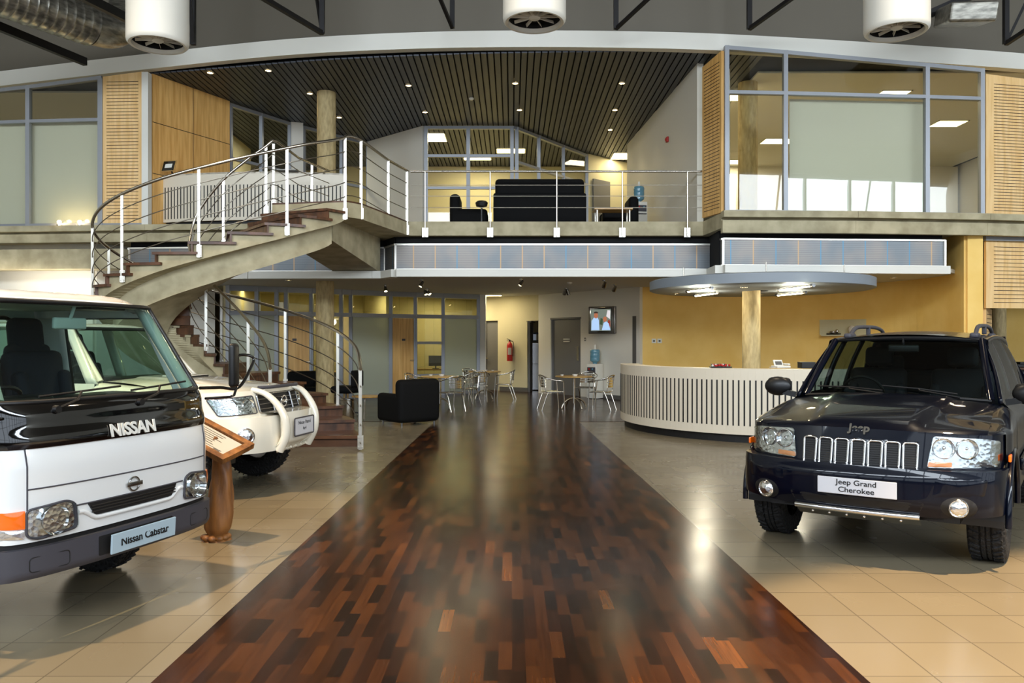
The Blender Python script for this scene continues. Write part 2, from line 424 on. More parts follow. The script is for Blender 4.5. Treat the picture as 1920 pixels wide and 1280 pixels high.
# ---- shell of the hall
g = MB(); g.box((-15.5, 11.5, 5.5), (.2, 35, 11)); struct(g.build('wall_left', 'white_plaster'))
g = MB(); g.wall([(27.1, -4.4), (27.1, 17.5), (15.5, 17.5), (15.5, 28.3)], 0, 11, .2); struct(g.build('wall_right', 'white_plaster'))
g = MB(); g.box((0, 28.2, 5.5), (31, .2, 11)); struct(g.build('wall_back', 'cream_plaster'))
g = MB(); g.box((5.7, 11.5, 11.05), (43, 35, .1)); struct(g.build('ceiling', 'bulkhead'))
# glazed shopfront behind the camera
g = MB(); g.box((5.8, -4.3, .45), (42.6, .25, .9)); g.box((5.8, -4.3, 5.95), (42.6, .25, 2.2)); g.box((5.8, -4.3, 10.35), (42.6, .25, 1.3)); struct(g.build('wall_front', 'skirting'))
sh = sthing('window_1', (0, -4.3, 0))
g = MB()
for i in range(19): g.box((-15.3+i*2.354, -4.3, 5.2), (.12, .16, 8.8))
for z in (.95, 2.4, 4.8, 7.1, 9.6): g.box((5.8, -4.3, z), (42.4, .14, .1))
g.build('window_frame', 'frame_grey', sh)

# ---- upper fascia, curved in plan
FT = [(-40, 170, 18.9), (0, 165, 18.6), (135, 149, 18.2), (270, 134, 17.9), (450, 115, 17.4), (600, 103, 17.0), (800, 94.5, 16.7), (1000, 92, 16.55), (1200, 94, 16.5), (1360, 99, 16.5), (1600, 112, 16.75), (1840, 128, 17.1), (1960, 137, 17.4)]
FTP = catmull([at(*p) for p in FT], 5)
def band(pts, dz0, dz1, dy0, dy1, nm, m, par=None):
    g = MB()
    for i in range(len(pts)-1):
        a, b = pts[i], pts[i+1]
        vs = [(p.x, p.y+dy, p.z+dz) for p in (a, b) for dy in (dy0, dy1) for dz in (dz0, dz1)]
        g.add(vs, [(0, 1, 3, 2), (4, 6, 7, 5), (0, 4, 5, 1), (2, 3, 7, 6), (0, 2, 6, 4), (1, 5, 7, 3)])
    return g.build(nm, m, par)
FP2 = [Vector((-15.4, 19.4, FTP[0].z-.1))]+FTP+[Vector((15.4, 18.3, FTP[-1].z-.2))]
o = band(FP2, 0, .34, -.12, .08, 'trim_1', 'fascia_white'); struct(o)
# bulkhead wall above
o = band(FP2, .30, 3.6, .05, .25, 'wall_bulkhead', 'bulkhead'); struct(o)
# ---- slatted ceiling of the upper floor
def fasc_y(x):
    for i in range(len(FP2)-1):
        if FP2[i].x <= x <= FP2[i+1].x: return FP2[i].y+(FP2[i+1].y-FP2[i].y)*(x-FP2[i].x)/(FP2[i+1].x-FP2[i].x)
    return 19.0
g = MB(); x = -8.6
while x < 5.2:
    y0_ = fasc_y(x+.055)+.1; g.box((x+.055, (y0_+29)/2, ZC+.02), (.112, 29-y0_, .03)); x += .142
o = g.build('ceiling_slats', 'slat_grey'); struct(o)
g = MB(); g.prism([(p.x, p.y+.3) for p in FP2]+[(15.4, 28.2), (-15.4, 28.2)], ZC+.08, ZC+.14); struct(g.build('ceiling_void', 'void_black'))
g = MB(); g.box((10.3, 22.9, ZC+.02), (9.6, 10.0, .04)); g.box((-12.1, 23.6, ZC+.02), (6.6, 8.6, .04)); struct(g.build('ceiling_office', 'soft_ceiling'))

# ---- upper floor slab (plan follows the three edges and the bay on the right)
E0 = [(-15.4, 18.5), XY(0, 18.1), XY(280, 17.8), XY(470, 17.7), XY(600, 17.3), XY(765, 17.15), XY(1318, 17.15), XY(1352, 16.05), XY(1600, 16.15), XY(1845, 16.45), XY(1960, 16.7), (15.4, 17.3)]
poly = E0+[(15.4, 28.1), (-15.4, 28.1)]
g = MB(); g.prism(poly, Z2-.30, Z2); struct(g.build('floor_upper', 'concrete'))
# ledge lip (thin projecting strip) on the left and right
def off(pts, d): return [(p[0], p[1]-d) for p in pts]
g = MB(); g.wall(off(E0[:4], .10), Z2-.12, Z2+.005, .22); g.wall(off(E0[7:], .10), Z2-.10, Z2+.03, .22); g.wall(off(E0[:4], .05), Z2-.36, Z2-.17, .12); g.wall(off(E0[7:], .05), Z2-.40, Z2-.15, .12); struct(g.build('trim_2', 'concrete'))
# deep beam under the left ledge
g = MB(); g.wall([(-15.3, 18.6), XY(0, 18.2), XY(243, 18.0)], 3.22, 3.66, .5); struct(g.build('trim_3', 'concrete'))
# ---- illuminated slatted band under the slab and the white fascia below it
def art_mat():
    m = mat('band_panel', (120, 122, 124), 0.35, 0.3); nt = m.node_tree; b = nt.nodes['Principled BSDF']; f = math_chain(m)
    tc = N(m, 'ShaderNodeTexCoord'); sp = N(m, 'ShaderNodeSeparateXYZ'); nt.links.new(tc.outputs['Object'], sp.inputs[0])
    ru = N(m, 'ShaderNodeValToRGB'); w1 = N(m, 'ShaderNodeTexWhiteNoise', noise_dimensions='1D')
    u = f('DIVIDE', sp.outputs[0], .47); cell = f('FLOOR', u); fu = f('FRACT', u)
    nt.links.new(cell, w1.inputs['W'])
    line = f('LESS_THAN', fu, .055)
    zz = f('FRACT', f('DIVIDE', sp.outputs[2], .038)); hl = f('LESS_THAN', zz, .25)
    e = ru.color_ramp.elements; ru.color_ramp.interpolation = 'CONSTANT'
    e[0].color = (*lin((70, 130, 160)), 1); e[1].color = (*lin((190, 150, 100)), 1); e[1].position = .55
    nt.links.new(w1.outputs[0], ru.inputs[0])
    no = N(m, 'ShaderNodeTexNoise'); no.inputs['Scale'].default_value = 1.3; nt.links.new(tc.outputs['Object'], no.inputs['Vector'])
    n2 = N(m, 'ShaderNodeValToRGB'); n2.color_ramp.elements[0].color = (*lin((112, 118, 122)), 1); n2.color_ramp.elements[1].color = (*lin((136, 130, 124)), 1)
    n2.color_ramp.elements[0].position = .4; n2.color_ramp.elements[1].position = .62
    nt.links.new(no.outputs[0], n2.inputs[0])
    m1 = N(m, 'ShaderNodeMix', data_type='RGBA'); nt.links.new(f('MULTIPLY', hl, .45), m1.inputs[0]); nt.links.new(n2.outputs[0], m1.inputs[6]); m1.inputs[7].default_value = (*lin((84, 84, 84)), 1)
    m2 = N(m, 'ShaderNodeMix', data_type='RGBA'); nt.links.new(f('MULTIPLY', line, .7), m2.inputs[0]); nt.links.new(m1.outputs[2], m2.inputs[6]); nt.links.new(ru.outputs[0], m2.inputs[7])
    nt.links.new(m2.outputs[2], b.inputs['Base Color'])
art_mat()
BP = [XY(243, 18.0), XY(470, 17.75), XY(668, 17.75)]
BP2 = [XY(702, 17.9), XY(722, 17.9), XY(742, 17.28), XY(1335, 17.28), XY(1355, 16.3), XY(1770, 16.6)]
for n_, P_, lab in ((0, BP, 'blue and grey ribbed glass band behind the staircase, under the upper floor'), (1, BP2, 'long blue and grey ribbed glass band below the balcony with thin steel frame')):
    t = thing('glazed_band', lab, 'decorative panel', (P_[0][0], P_[0][1], 3.15), world=True)
    g = MB(); g.wall(P_, 3.17, 3.68, .04); g.build('ribbed_panel', 'band_panel', t)
    g = MB()
    for z in (3.15, 3.69): g.wall(off(P_, .02), z-.018, z+.018, .07)
    for p in P_: g.box((p[0], p[1]-.02, 3.42), (.04, .07, .56))
    g.build('panel_frame', 'post_metal', t)
g = MB(); g.wall(off(BP2, -.12), 3.1, 3.9, .1); g.wall(off(BP, -.12), 3.1, 3.9, .1); struct(g.build('trim_4', 'void_black'))
g = MB(); g.wall([XY(243, 18.0), XY(470, 17.6), XY(700, 17.5), XY(722, 17.5), XY(745, 17.05), XY(1335, 17.05), XY(1355, 16.05), XY(1560, 16.2), XY(1774, 16.35)], 2.97, 3.13, .3); struct(g.build('trim_5', 'fascia_white'))
# ---- lower ceiling
lc = [XY(243, 18.0), XY(470, 17.7), XY(700, 17.6), XY(745, 17.2), XY(1335, 17.2), XY(1355, 16.2), XY(1774, 16.5), XY(1815, 18.0), XY(1700, 27), (-10, 27)]
g = MB(); g.prism(lc, ZL, ZL+.08); struct(g.build('ceiling_lower', 'soft_ceiling'))

# ---- lower walls
g = MB(); g.wall([(-15.3, 19.0), XY(0, 19.0), XY(178, 18.6), XY(400, 21.0)], 0, 3.9, .15); struct(g.build('wall_lower_left', 'white_plaster'))
lamp('added_wall_wash', 'AREA', (-10.6, 17.75, 2.9), 16, (1, .93, .8), (PI/2+.25, 0, 0), shape='RECTANGLE', size=2.4, size_y=.12)  # unseen fill lamp, added to brighten the lower left wall
lamp('added_office_fill', 'AREA', (-12.0, 21.5, 7.5), 45, (1, .97, .9), (0, 0, 0), size=1.2)  # added out of sight to lift the dark upper left office
lamp('added_office_fill', 'AREA', (-6.6, 23.6, 7.5), 40, (1, .94, .8), (0, 0, 0), size=1.0)  # another unseen fill, added to brighten the room behind the maple wall glazing
YW = [XY(1203, 21.4), XY(1400, 21.2), XY(1560, 20.6), XY(1680, 19.4), XY(1760, 18.0), XY(1815, 16.6)]
YW = catmull([(p[0], p[1], 0) for p in YW], 6)
g = MB(); g.wall(YW, 0, 3.88, .16); struct(g.build('wall_yellow', 'yellow_wall', smooth=50))
g = MB(); g.prism([XY(1814, 16.55), XY(1843, 16.55), XY(1838, 17.2), XY(1818, 17.2)], 0, 3.88); struct(g.build('wall_yellow_pier', 'yellow_wall'))
# back wall of the cafe corner
BW = [XY(896, 24.9), XY(911, 24.9)]
g = MB(); g.wall(BW, 0, ZL, .3); struct(g.build('wall_end', 'white_plaster'))
def walls_with_openings(nm, m, a, b, z1, ops, t=.14, z0=0):
    """straight wall a->b with openings (t0,t1,zlo,zhi) as shares of its length"""
    g = MB(); a = Vector(a); b = Vector(b); ts = sorted(ops); cur = 0
    for (u0, u1, lo, hi) in ts:
        g.wall([a.lerp(b, cur), a.lerp(b, u0)], z0, z1, t)
        if hi < z1: g.wall([a.lerp(b, u0), a.lerp(b, u1)], hi, z1, t)
        if lo > z0: g.wall([a.lerp(b, u0), a.lerp(b, u1)], z0, lo, t)
        cur = u1
    g.wall([a.lerp(b, cur), b], z0, z1, t)
    return struct(g.build(nm, m))
def share(a, b, px):
    """share along plan segment a->b where the sight line of image column px crosses it"""
    k = (px-960)/FPX; ax, ay = a; bx, by = b
    return (k*ay-ax)/((bx-ax)-k*(by-ay))
a, b = XY(900, 26.6), XY(1015, 25.0)
walls_with_openings('wall_corridor', 'cream_plaster', a, b, ZL, [(share(a, b, 911), share(a, b, 936), 0, 2.28), (share(a, b, 991), share(a, b, 1013), 0, 2.25)])
a, b = XY(1013, 24.9), XY(1203, 21.3)
walls_with_openings('wall_cafe', 'white_plaster', a, b, ZL, [(share(a, b, 1036), share(a, b, 1092), 0, 2.27)])
g = MB(); g.wall([XY(937, 25.95), XY(990, 25.2)], 0, .14, .03); struct(g.build('baseboard_corridor', 'skirting'))
c1 = Vector(a).lerp(Vector(b), share(a, b, 1093)); g = MB(); g.wall([(c1.x, c1.y-.09), (b[0]-.05, b[1]-.07)], 0, .12, .03); struct(g.build('baseboard_cafe', 'skirting'))
# doors
def leaf(nm, a, b, h, m, handle=None, loc_off=0.0, t=.05):
    a = Vector((*a, 0)); b = Vector((*b, 0)); o = sthing(nm, tuple((a+b)/2))
    g = MB(); g.wall([a, b], .01, h, t); g.build('door_leaf', m, o)
    g = MB(); d = (b-a).normalized()
    g.bar(a-d*.02, a-d*.02+Vector((0, 0, h+.03)), .05, .16); g.bar(b+d*.02, b+d*.02+Vector((0, 0, h+.03)), .05, .16); g.bar(a-d*.04+Vector((0, 0, h+.03)), b+d*.04+Vector((0, 0, h+.03)), .16, .05)
    g.build('door_frame', 'skirting' if m == 'door_grey' else 'frame_grey', o)
    if handle:
        n = Vector((d.y, -d.x, 0)); n = n if n.y < 0 else -n
        p = (a.lerp(b, .08) if handle == 'l' else a.lerp(b, .9))+Vector((0, 0, 1.05))+n*.05
        g = MB(); g.cyl(p+n*-.03, p+n*.05, .012, 8); g.bar(p+n*.05, p+n*.05+d*(.12 if handle == 'l' else -.12), .02, .02); g.build('door_handle', 'stainless', o)
    return o, a, b, d
A0, B0 = XY(1013, 24.9), XY(1203, 21.3)
def onl(a, b, px, dn=0): p = Vector(a).lerp(Vector(b), share(a, b, px)); return (p.x, p.y+dn)
dr, da, db, dd = leaf('door_1', onl(A0, B0, 1037), onl(A0, B0, 1091), 2.26, 'door_grey', None)
nn = Vector((dd.y, -dd.x, 0)); nn = nn if nn.y < 0 else -nn
g = MB(); q = da.lerp(db, .93)+Vector((0, 0, 1.25))+nn*.04; g.bar(q-dd*.09, q+dd*.0, .01, .42); g.build('push_plate', 'stainless', dr)
g = MB()
for z in (1.60, 1.67): g.bar(da.lerp(db, .40)+Vector((0, 0, z))+nn*.035, da.lerp(db, .62)+Vector((0, 0, z))+nn*.035, .008, .03)
g.build('door_sign', 'white_plastic', dr)
a, b = XY(900, 26.6), XY(1015, 25.0)
leaf('door_2', onl(a, b, 912, .05), onl(a, b, 935, .05), 2.26, 'door_grey', 'l')
leaf('door_3', (onl(a, b, 992, 0)[0], onl(a, b, 992)[1]), (onl(a, b, 992)[0]+.12, onl(a, b, 992)[1]+.75), 2.2, 'door_grey', None)
# kitchen recess behind the open door
x0_, y0_ = onl(a, b, 991); 
g = MB(); g.box((x0_+.5, y0_+1.7, 1.6), (1.6, .1, 3.2)); struct(g.build('wall_kitchen', 'cream_plaster'))
t = thing('refrigerator', 'grey refrigerator standing inside the open kitchen doorway', 'refrigerator', (x0_+.32, y0_+.95, 0))
g = MB(); g.rbox((0, 0, .80), (.62, .6, 1.56), .02); g.build('body', 'chrome_dull', t); g = MB(); g.rbox((0, -.31, 1.22), (.6, .03, .68), .01); d1 = g.build('door', 'chrome_dull', t); g = MB(); g.rbox((-.22, -.34, 1.1), (.03, .03, .3), .01); g.build('handle', 'black_plastic', d1)
g = MB(); g.rbox((0, -.31, .44), (.6, .03, .82), .01); d1 = g.build('door', 'chrome_dull', t); g = MB(); g.rbox((-.22, -.34, .7), (.03, .03, .3), .01); g.build('handle', 'black_plastic', d1)
t = thing('microwave_oven', 'dark microwave oven on top of the refrigerator in the kitchen doorway', 'microwave', (x0_+.32, y0_+.95, 1.58))
g = MB(); g.rbox((0, 0, .16), (.5, .4, .3), .015); g.build('body', 'black_plastic', t); g = MB(); g.rbox((-.06, -.205, .16), (.32, .01, .2), .004); g.build('window', 'gloss_black', t)

# ---- lower office partition (grey frames, glass, doors)
PA = catmull([(*XY(425, 20.6), 0), (*XY(560, 21.6), 0), (*XY(700, 22.9), 0), (*XY(800, 23.9), 0), (*XY(905, 24.8), 0)], 8)
def pa(px):
    for i in range(len(PA)-1):
        s_ = share((PA[i].x, PA[i].y), (PA[i+1].x, PA[i+1].y), px)
        if -1e-6 <= s_ <= 1+1e-6: return Vector((PA[i].x+(PA[i+1].x-PA[i].x)*s_, PA[i].y+(PA[i+1].y-PA[i].y)*s_, 0))
    return PA[0] if px < 500 else PA[-1]
W2 = sthing('window_2', tuple(pa(660)))
vert = [428, 482, 519, 537, 584, 640, 658, 733, 779, 831, 897]
g = MB()
for px in vert:
    p = pa(px); g.box((p.x, p.y, ZL/2), (.10, .12, ZL))
seg = [pa(428+(897-428)*k/24) for k in range(25)]
g.wall(seg, ZL-.14, ZL, .12); g.wall(seg, 2.29, 2.40, .12)
g.wall([pa(779), pa(805), pa(831)], 1.52, 1.60, .1); g.wall([pa(779), pa(805), pa(831)], .55, .63, .1); g.wall([pa(831), pa(860), pa(897)], 0, .1, .1); g.wall([pa(658), pa(700), pa(733)], 0, .1, .1)
g.build('window_frame', 'frame_grey', W2)
for (p0, p1, z0, z1, m) in [(428, 519, 2.4, 2.91, 'office_glass'), (519, 584, 2.4, 2.91, 'office_glass'), (584, 733, 2.4, 2.91, 'office_glass'), (733, 779, 2.4, 2.91, 'office_glass'), (779, 831, 2.4, 2.91, 'office_glass'), (831, 897, 2.4, 2.91, 'office_glass'),
        (428, 482, .1, 2.29, 'frosted_glass'), (482, 519, .1, 2.29, 'frosted_glass'), (584, 640, .1, 2.29, 'office_glass'), (658, 733, .1, 2.29, 'frosted_glass'), (779, 831, 1.6, 2.29, 'office_glass'), (779, 831, .63, 1.52, 'office_glass'), (779, 831, .05, .55, 'office_glass'), (831, 897, .1, 2.29, 'frosted_glass')]:
    g = MB(); g.wall([pa(p0+(p1-p0)*k/3) for k in range(4)], z0, z1, .012); g.build('pane', m, W2)
leaf('door_4', (pa(735).x, pa(735).y), (pa(777).x, pa(777).y), 2.28, 'maple', 'r')
leaf('door_5', (pa(539).x, pa(539).y), (pa(582).x, pa(582).y), 2.28, 'maple', 'r')
for nm, px in (('door_4', 756), ('door_5', 552)):
    p = pa(px); g = MB(); g.box((p.x, p.y-.05, 1.65), (.14, .012, .06)); o = g.build('door_sign', 'dark_grey_plastic', bpy.data.objects[nm])
# office rooms behind the partition
g = MB(); g.wall([(pa(425).x-.1, 20.8), (-7.6, 24.0), (-1.4, 27.6), (-.95, 27.6)], 0, ZL, .12); g.wall([(pa(733).x-.1, 23.3), (pa(733).x-1.2, 25.6)], 0, ZL, .1); struct(g.build('wall_office', 'cream_plaster'))
g = MB(); g.prism([XY(425, 21), XY(560, 22), XY(900, 25.3), (-.6, 28), (-9, 28)], ZL-.01, ZL); struct(g.build('ceiling_office_lower', 'white_plaster'))

# ---- upper storey walls
g = MB(); g.wall([XY(1313, 17.3), XY(1180, 24.4)], Z2, ZC+.02, .14); struct(g.build('wall_upper_right', 'white_plaster'))
g = MB(); g.wall([XY(690, 24.1), XY(795, 22.3)], Z2, ZC, .12); struct(g.build('wall_upper_left', 'white_plaster'))
g = MB(); g.wall([XY(545, 22.0), XY(568, 22.1)], Z2, ZC, .3); struct(g.build('wall_upper_pier', 'white_plaster'))
# maple clad wall going back on the left
a, b = XY(283, 17.95), XY(428, 20.0)
t = struct(sthing('wall_maple', (a[0], a[1], Z2)))
g = MB(); g.wall([a, b], Z2, ZC, .1); g.build('wall_panelling', 'maple', t)
A_, B_ = Vector(a), Vector(b); nn2 = Vector(((B_-A_).y, -(B_-A_).x)).normalized()*.056
g = MB()
for z in (Z2+1.2, Z2+2.35): g.wall([A_+nn2, B_+nn2], z-.006, z+.006, .006)
pm = A_.lerp(B_, .5)+nn2; g.wall([pm-Vector((.003, 0)), pm+Vector((.003, .002))], Z2, ZC, .008)
g.build('panel_joint', 'slot_black', t)
g = MB(); g.wall([XY(269, 17.75), XY(281, 17.75)], Z2, ZC-.05, .18); struct(g.build('trim_6', 'fascia_white'))
# glazing continuing behind
def glaze(nm, segs, z0, z1, vpx, trans, gm, w=.09, fm='frame_grey', extra=None):
    """segs: plan polyline; vpx: list of image columns for mullions; trans: heights"""
    def P_(px):
        best = None
        for i in range(len(segs)-1):
            s_ = share(segs[i], segs[i+1], px)
            if -.02 <= s_ <= 1.02: return Vector((segs[i][0]+(segs[i+1][0]-segs[i][0])*s_, segs[i][1]+(segs[i+1][1]-segs[i][1])*s_))
        return Vector(segs[0]) if px < 900 else Vector(segs[-1])
    W = sthing(nm, (segs[0][0], segs[0][1], z0)); g = MB()
    zt = z1 if callable(z1) else (lambda px: z1)
    for px in vpx:
        p = P_(px); g.box((p.x, p.y, (z0+zt(px))/2), (w, .12, zt(px)-z0))
    for i in range(len(vpx)-1):
        a, b = P_(vpx[i]), P_(vpx[i+1]); hs = [(z0+.0, z0+.0), (zt(vpx[i])-.08, zt(vpx[i+1])-.08)]
        def rail(za, zb, h=.08):
            g.wall([a, b], [za, zb], [za+h, zb+h], .11)
        rail(z0, z0); rail(zt(vpx[i])-.08, zt(vpx[i+1])-.08)
        for h in (trans[i] if isinstance(trans, list) else trans): rail(h, h, .07)
    g.build('window_frame', fm, W)
    for i in range(len(vpx)-1):
        a, b = P_(vpx[i]), P_(vpx[i+1]); tr = trans[i] if isinstance(trans, list) else trans
        lv = [z0+.08]+[h+.035 for h in tr]+[None]
        for k in range(len(lv)-1):
            za = lv[k]; zb = lv[k+1]
            q = MB(); e = .008
            top0 = zb if zb is not None else zt(vpx[i])-.04; top1 = zb if zb is not None else zt(vpx[i+1])-.04
            q.wall([a, b], [za, za], [top0, top1], e); q.build('pane', gm(i, k) if callable(gm) else gm, W)
    return W, P_
glaze('window_3', [XY(428, 20.05), XY(545, 21.9)], Z2, ZC-.02, [432, 490, 543], (Z2+2.0,), 'window_glass')
glaze('window_4', [XY(568, 22.2), XY(690, 24.1)], Z2, ZC-.02, [570, 640, 690], (Z2+2.0,), 'window_glass')
# central glass room
glaze('window_5', [XY(797, 22.25), XY(965, 22.25), XY(1100, 25.6)], Z2, ZC-.02, [799, 878, 960, 969, 1010, 1056, 1100], [(Z2+1.66, Z2+2.55)]*2+[()]+[(Z2+2.4,)]*3, 'window_glass', w=.10)
g = MB(); g.wall([XY(640, 27.5), XY(1100, 27.5)], Z2, ZC, .1); g.wall([XY(1100, 25.6), XY(1180, 27.0), XY(1260, 27.0)], Z2, ZC, .1); struct(g.build('wall_upper_back', 'cream_plaster'))
o, *_ = leaf('door_6', (XY(1112, 25.75)[0], 25.75), (XY(1145, 26.2)[0], 26.2), .01, 'door_grey', None)
bpy.data.objects.remove(o.children[0]); bpy.data.objects.remove(o.children[0])
g = MB(); g.wall([XY(1112, 25.65), XY(1143, 26.2)], Z2, Z2+2.65, .05); g.build('door_leaf', 'door_grey', o)
o = sthing('door_7', (*XY(1192, 23.4), Z2)); g = MB(); g.wall([XY(1186, 23.9), XY(1199, 23.05)], Z2, Z2+2.25, .05); g.build('door_leaf', 'maple', o)
# left upper offices
def ztl(px): return at(px, 172-(px)*.135, 18.1).z if px < 190 else at(px, 147, 18.0).z
glaze('window_6', [XY(-260, 18.6), XY(0, 18.1), XY(192, 17.9)], Z2, lambda px: 7.30+.0012*max(px, -60), [-258, -110, 54, 189], (Z2+2.35,), 'window_glass')
g = MB(); g.wall([XY(-260, 18.75), XY(0, 18.28), XY(184, 18.1)], Z2+.02, Z2+2.38, .012); o = g.build('roller_blind', 'blind_grey'); tag(o, 'pale grey roller blinds drawn behind the upper left office windows', 'blind')
# slatted maple panels
def slat_panel(nm, a, b, z0, z1a, z1b, m, lab, rows, dz=.0, cat='wall panel', right_dots=False):
    t = thing(nm, lab, cat, (a[0], a[1], z0), world=True)
    g = MB(); g.wall([a, b], [z0, z0], [z1a, z1b], .06); g.build('board', m, t)
    A_, B_ = Vector(a), Vector(b); n = Vector(((B_-A_).y, -(B_-A_).x)).normalized()
    if n.y > 0: n = -n
    n *= .032; g = MB(); zt = min(z1a, z1b)
    for k in range(rows):
        z = z0+.12+(zt-z0-.24)*k/(rows-1); g.wall([A_.lerp(B_, .10)+n, A_.lerp(B_, .90)+n], z-.006, z+.006, .008)
    g.build('slots', 'tread_wood', t)
    return t
slat_panel('slatted_panel', XY(194, 17.85), XY(268, 17.8), Z2+.04, ztl(190)-.02, ztl(190)+.08, 'maple_light', 'tall honey maple slatted panel left of the white post on the upper floor', 42)
g = MB(); g.wall([XY(189, 17.85), XY(270, 17.8)], Z2, Z2+.06, .1); g.wall([XY(189, 17.85), XY(194, 17.85)], Z2, 7.45, .12); struct(g.build('trim_7', 'frame_grey'))
# right bay
slat_panel('slatted_panel', XY(1319, 17.0), XY(1355, 16.25), Z2+.05, 7.42, 7.5, 'maple', 'narrow maple slatted panel at the angled corner of the upper right room', 42)
def ztr(px): return at(px, 99+(px-1360)*.0604, 16.35).z+.10
glaze('window_7', [XY(1358, 16.25), XY(1600, 16.4), XY(1843, 16.7)], Z2+.02, ztr, [1362, 1472, 1737, 1840], (6.62,), 'window_glass', w=.085)
g = MB(); g.wall([XY(1480, 16.65), XY(1733, 16.85)], Z2+.08, 6.64, .012); o = g.build('roller_blind', 'blind_grey'); tag(o, 'large grey roller blind behind the middle pane of the upper right room', 'blind')
slat_panel('slatted_panel', XY(1847, 16.72), XY(1990, 17.1), Z2+.05, 7.18, 7.1, 'maple_light', 'pale maple slatted panel right of the upper right room window', 42)
slat_panel('slatted_panel', XY(1847, 16.75), XY(1990, 17.1), 2.30, 3.70, 3.70, 'maple_light', 'pale maple slatted panel above the opening behind the navy car', 15)
slat_panel('slatted_panel', XY(1846, 16.85), XY(1857, 17.6), 0, 2.3, 2.3, 'maple_light', 'slim maple slatted jamb beside the yellow pier behind the navy car', 24)
g = MB(); g.wall([XY(1845, 16.68), XY(1990, 17.0)], 3.70, 3.80, .12); struct(g.build('trim_8', 'frame_grey'))
# rooms behind the right side
g = MB(); g.wall([(4.75, 17.6), (4.6, 27.5)], Z2, ZC, .1); g.wall([(4.6, 27.5), (15.3, 27.5)], Z2, ZC, .1); struct(g.build('wall_room_upper', 'white_plaster'))
g = MB(); g.wall([XY(1800, 23.5), (15.3, 22.5)], 0, 3.86, .1); struct(g.build('wall_room_lower', 'yellow_wall'))
g = MB(); g.wall([(-15.3, 25), (-8.2, 25)], Z2, ZC, .1); g.wall([(-8.2, 25), XY(300, 18.2)], Z2, ZC, .08); struct(g.build('wall_office_upper', 'cream_plaster'))

# ---- concrete columns
def column(x, y, r, z0, z1, lab):
    g = MB(); g.lathe([(r*.99, z0), (r, z0+.05), (r, z1)], 40, c=(0, 0, 0)); t = thing('concrete_column', lab, 'column', (x, y, 0)); o = g.build('shaft', 'column_concrete', t, smooth=60)
    for z in (z0, z1): pass
    return t
column((609.5-960)/1500*19.3, 19.3, .215, 0, ZL, 'round rough concrete column behind the foot of the staircase, lower floor')
column((612-960)/1500*19.3, 19.3, .225, Z2, ZC, 'round rough concrete column rising to the slatted ceiling behind the stair head')
column(*XY(1408.5, 16.3), .18, 0, 2.66, 'round concrete column inside the reception counter, under the disc canopy')
column(*XY(1402, 18.6), .22, Z2, ZC, 'round concrete column seen through the left pane of the upper right room')
column(*XY(1872, 19.5), .17, 0, 3.8, 'round concrete column in the dim opening behind the navy car')
# ================================================================ vehicles (local frame: x forward, y to the vehicle's left, z up)
def wheel(parent, loc, R, W, rim_r, steer=0.0, rim='chrome_dull', side=1):
    """tyre as part, rim as sub-part; side=+1 outer face towards +y"""
    h = W/2
    prof = [(rim_r, -h*.86), (rim_r+.02, -h*.98), (R*.80, -h*1.02), (R*.93, -h*.97), (R*.985, -h*.82), (R, -h*.6), (R, -h*.36), (R-.012, -h*.33), (R-.012, -h*.27), (R, -h*.24),
            (R, -h*.04), (R-.012, -h*.02), (R-.012, h*.04), (R, h*.06), (R, h*.24), (R-.012, h*.27), (R-.012, h*.33), (R, h*.36), (R, h*.6), (R*.985, h*.82), (R*.93, h*.97), (R*.80, h*1.02), (rim_r+.02, h*.98), (rim_r, h*.86)]
    m = MB(); m.lathe(prof, 48, 'Y'); m.lathe([(rim_r, -h*.86), (rim_r*.98, 0), (rim_r, h*.86)], 48, 'Y')
    # cut lugs across the tread
    for k in range(40):
        a = 2*PI*k/40
        for sgn in (-1, 1):
            c = Vector(((R+.002)*math.cos(a), sgn*h*.6, (R+.002)*math.sin(a)))
            M = Matrix.Rotation(-a, 3, 'Y') @ Matrix.Rotation(sgn*.45, 3, 'X')
            m.box(c, (.012, h*.55, .020), rot=M)
    t = m.build('wheel', 'tyre_tread', parent, smooth=35)
    t.location = loc; t.rotation_euler = (0, 0, steer)
    r = MB(); s = side
    r.lathe([(rim_r, s*h*.86), (rim_r*.97, s*h*.80), (rim_r*.9, s*h*.55), (rim_r*.86, s*h*.2)], 40, 'Y')
    for k in range(5):
        a = 2*PI*k/5+.3; c1 = Vector((math.cos(a), 0, math.sin(a)))
        r.bar(c1*rim_r*.12+Vector((0, s*h*.55, 0)), c1*rim_r*.93+Vector((0, s*h*.62, 0)), rim_r*.30, .03, up=(0, 1, 0))
    r.lathe([(.001, s*h*.64), (rim_r*.2, s*h*.62), (rim_r*.24, s*h*.5)], 24, 'Y')
    r.lathe([(rim_r*.86, -s*h*.2), (rim_r*.9, -s*h*.55), (rim_r*.97, -s*h*.80), (rim_r, -s*h*.86)], 40, 'Y')
    r.lathe([(.02, -s*h*.1), (rim_r*.86, -s*h*.1)], 32, 'Y')
    r.build('rim', rim, t, smooth=35)
    return t
def SUP(y, w, xb, xf, n, bow):
    q = min(1, abs(y)/w)
    return xb+(xf-xb)*(1-q**n)**(1/n)-bow*q*q
def smoother(a, b, x):
    t = max(0, min(1, (x-a)/(b-a))); return t*t*(3-2*t)
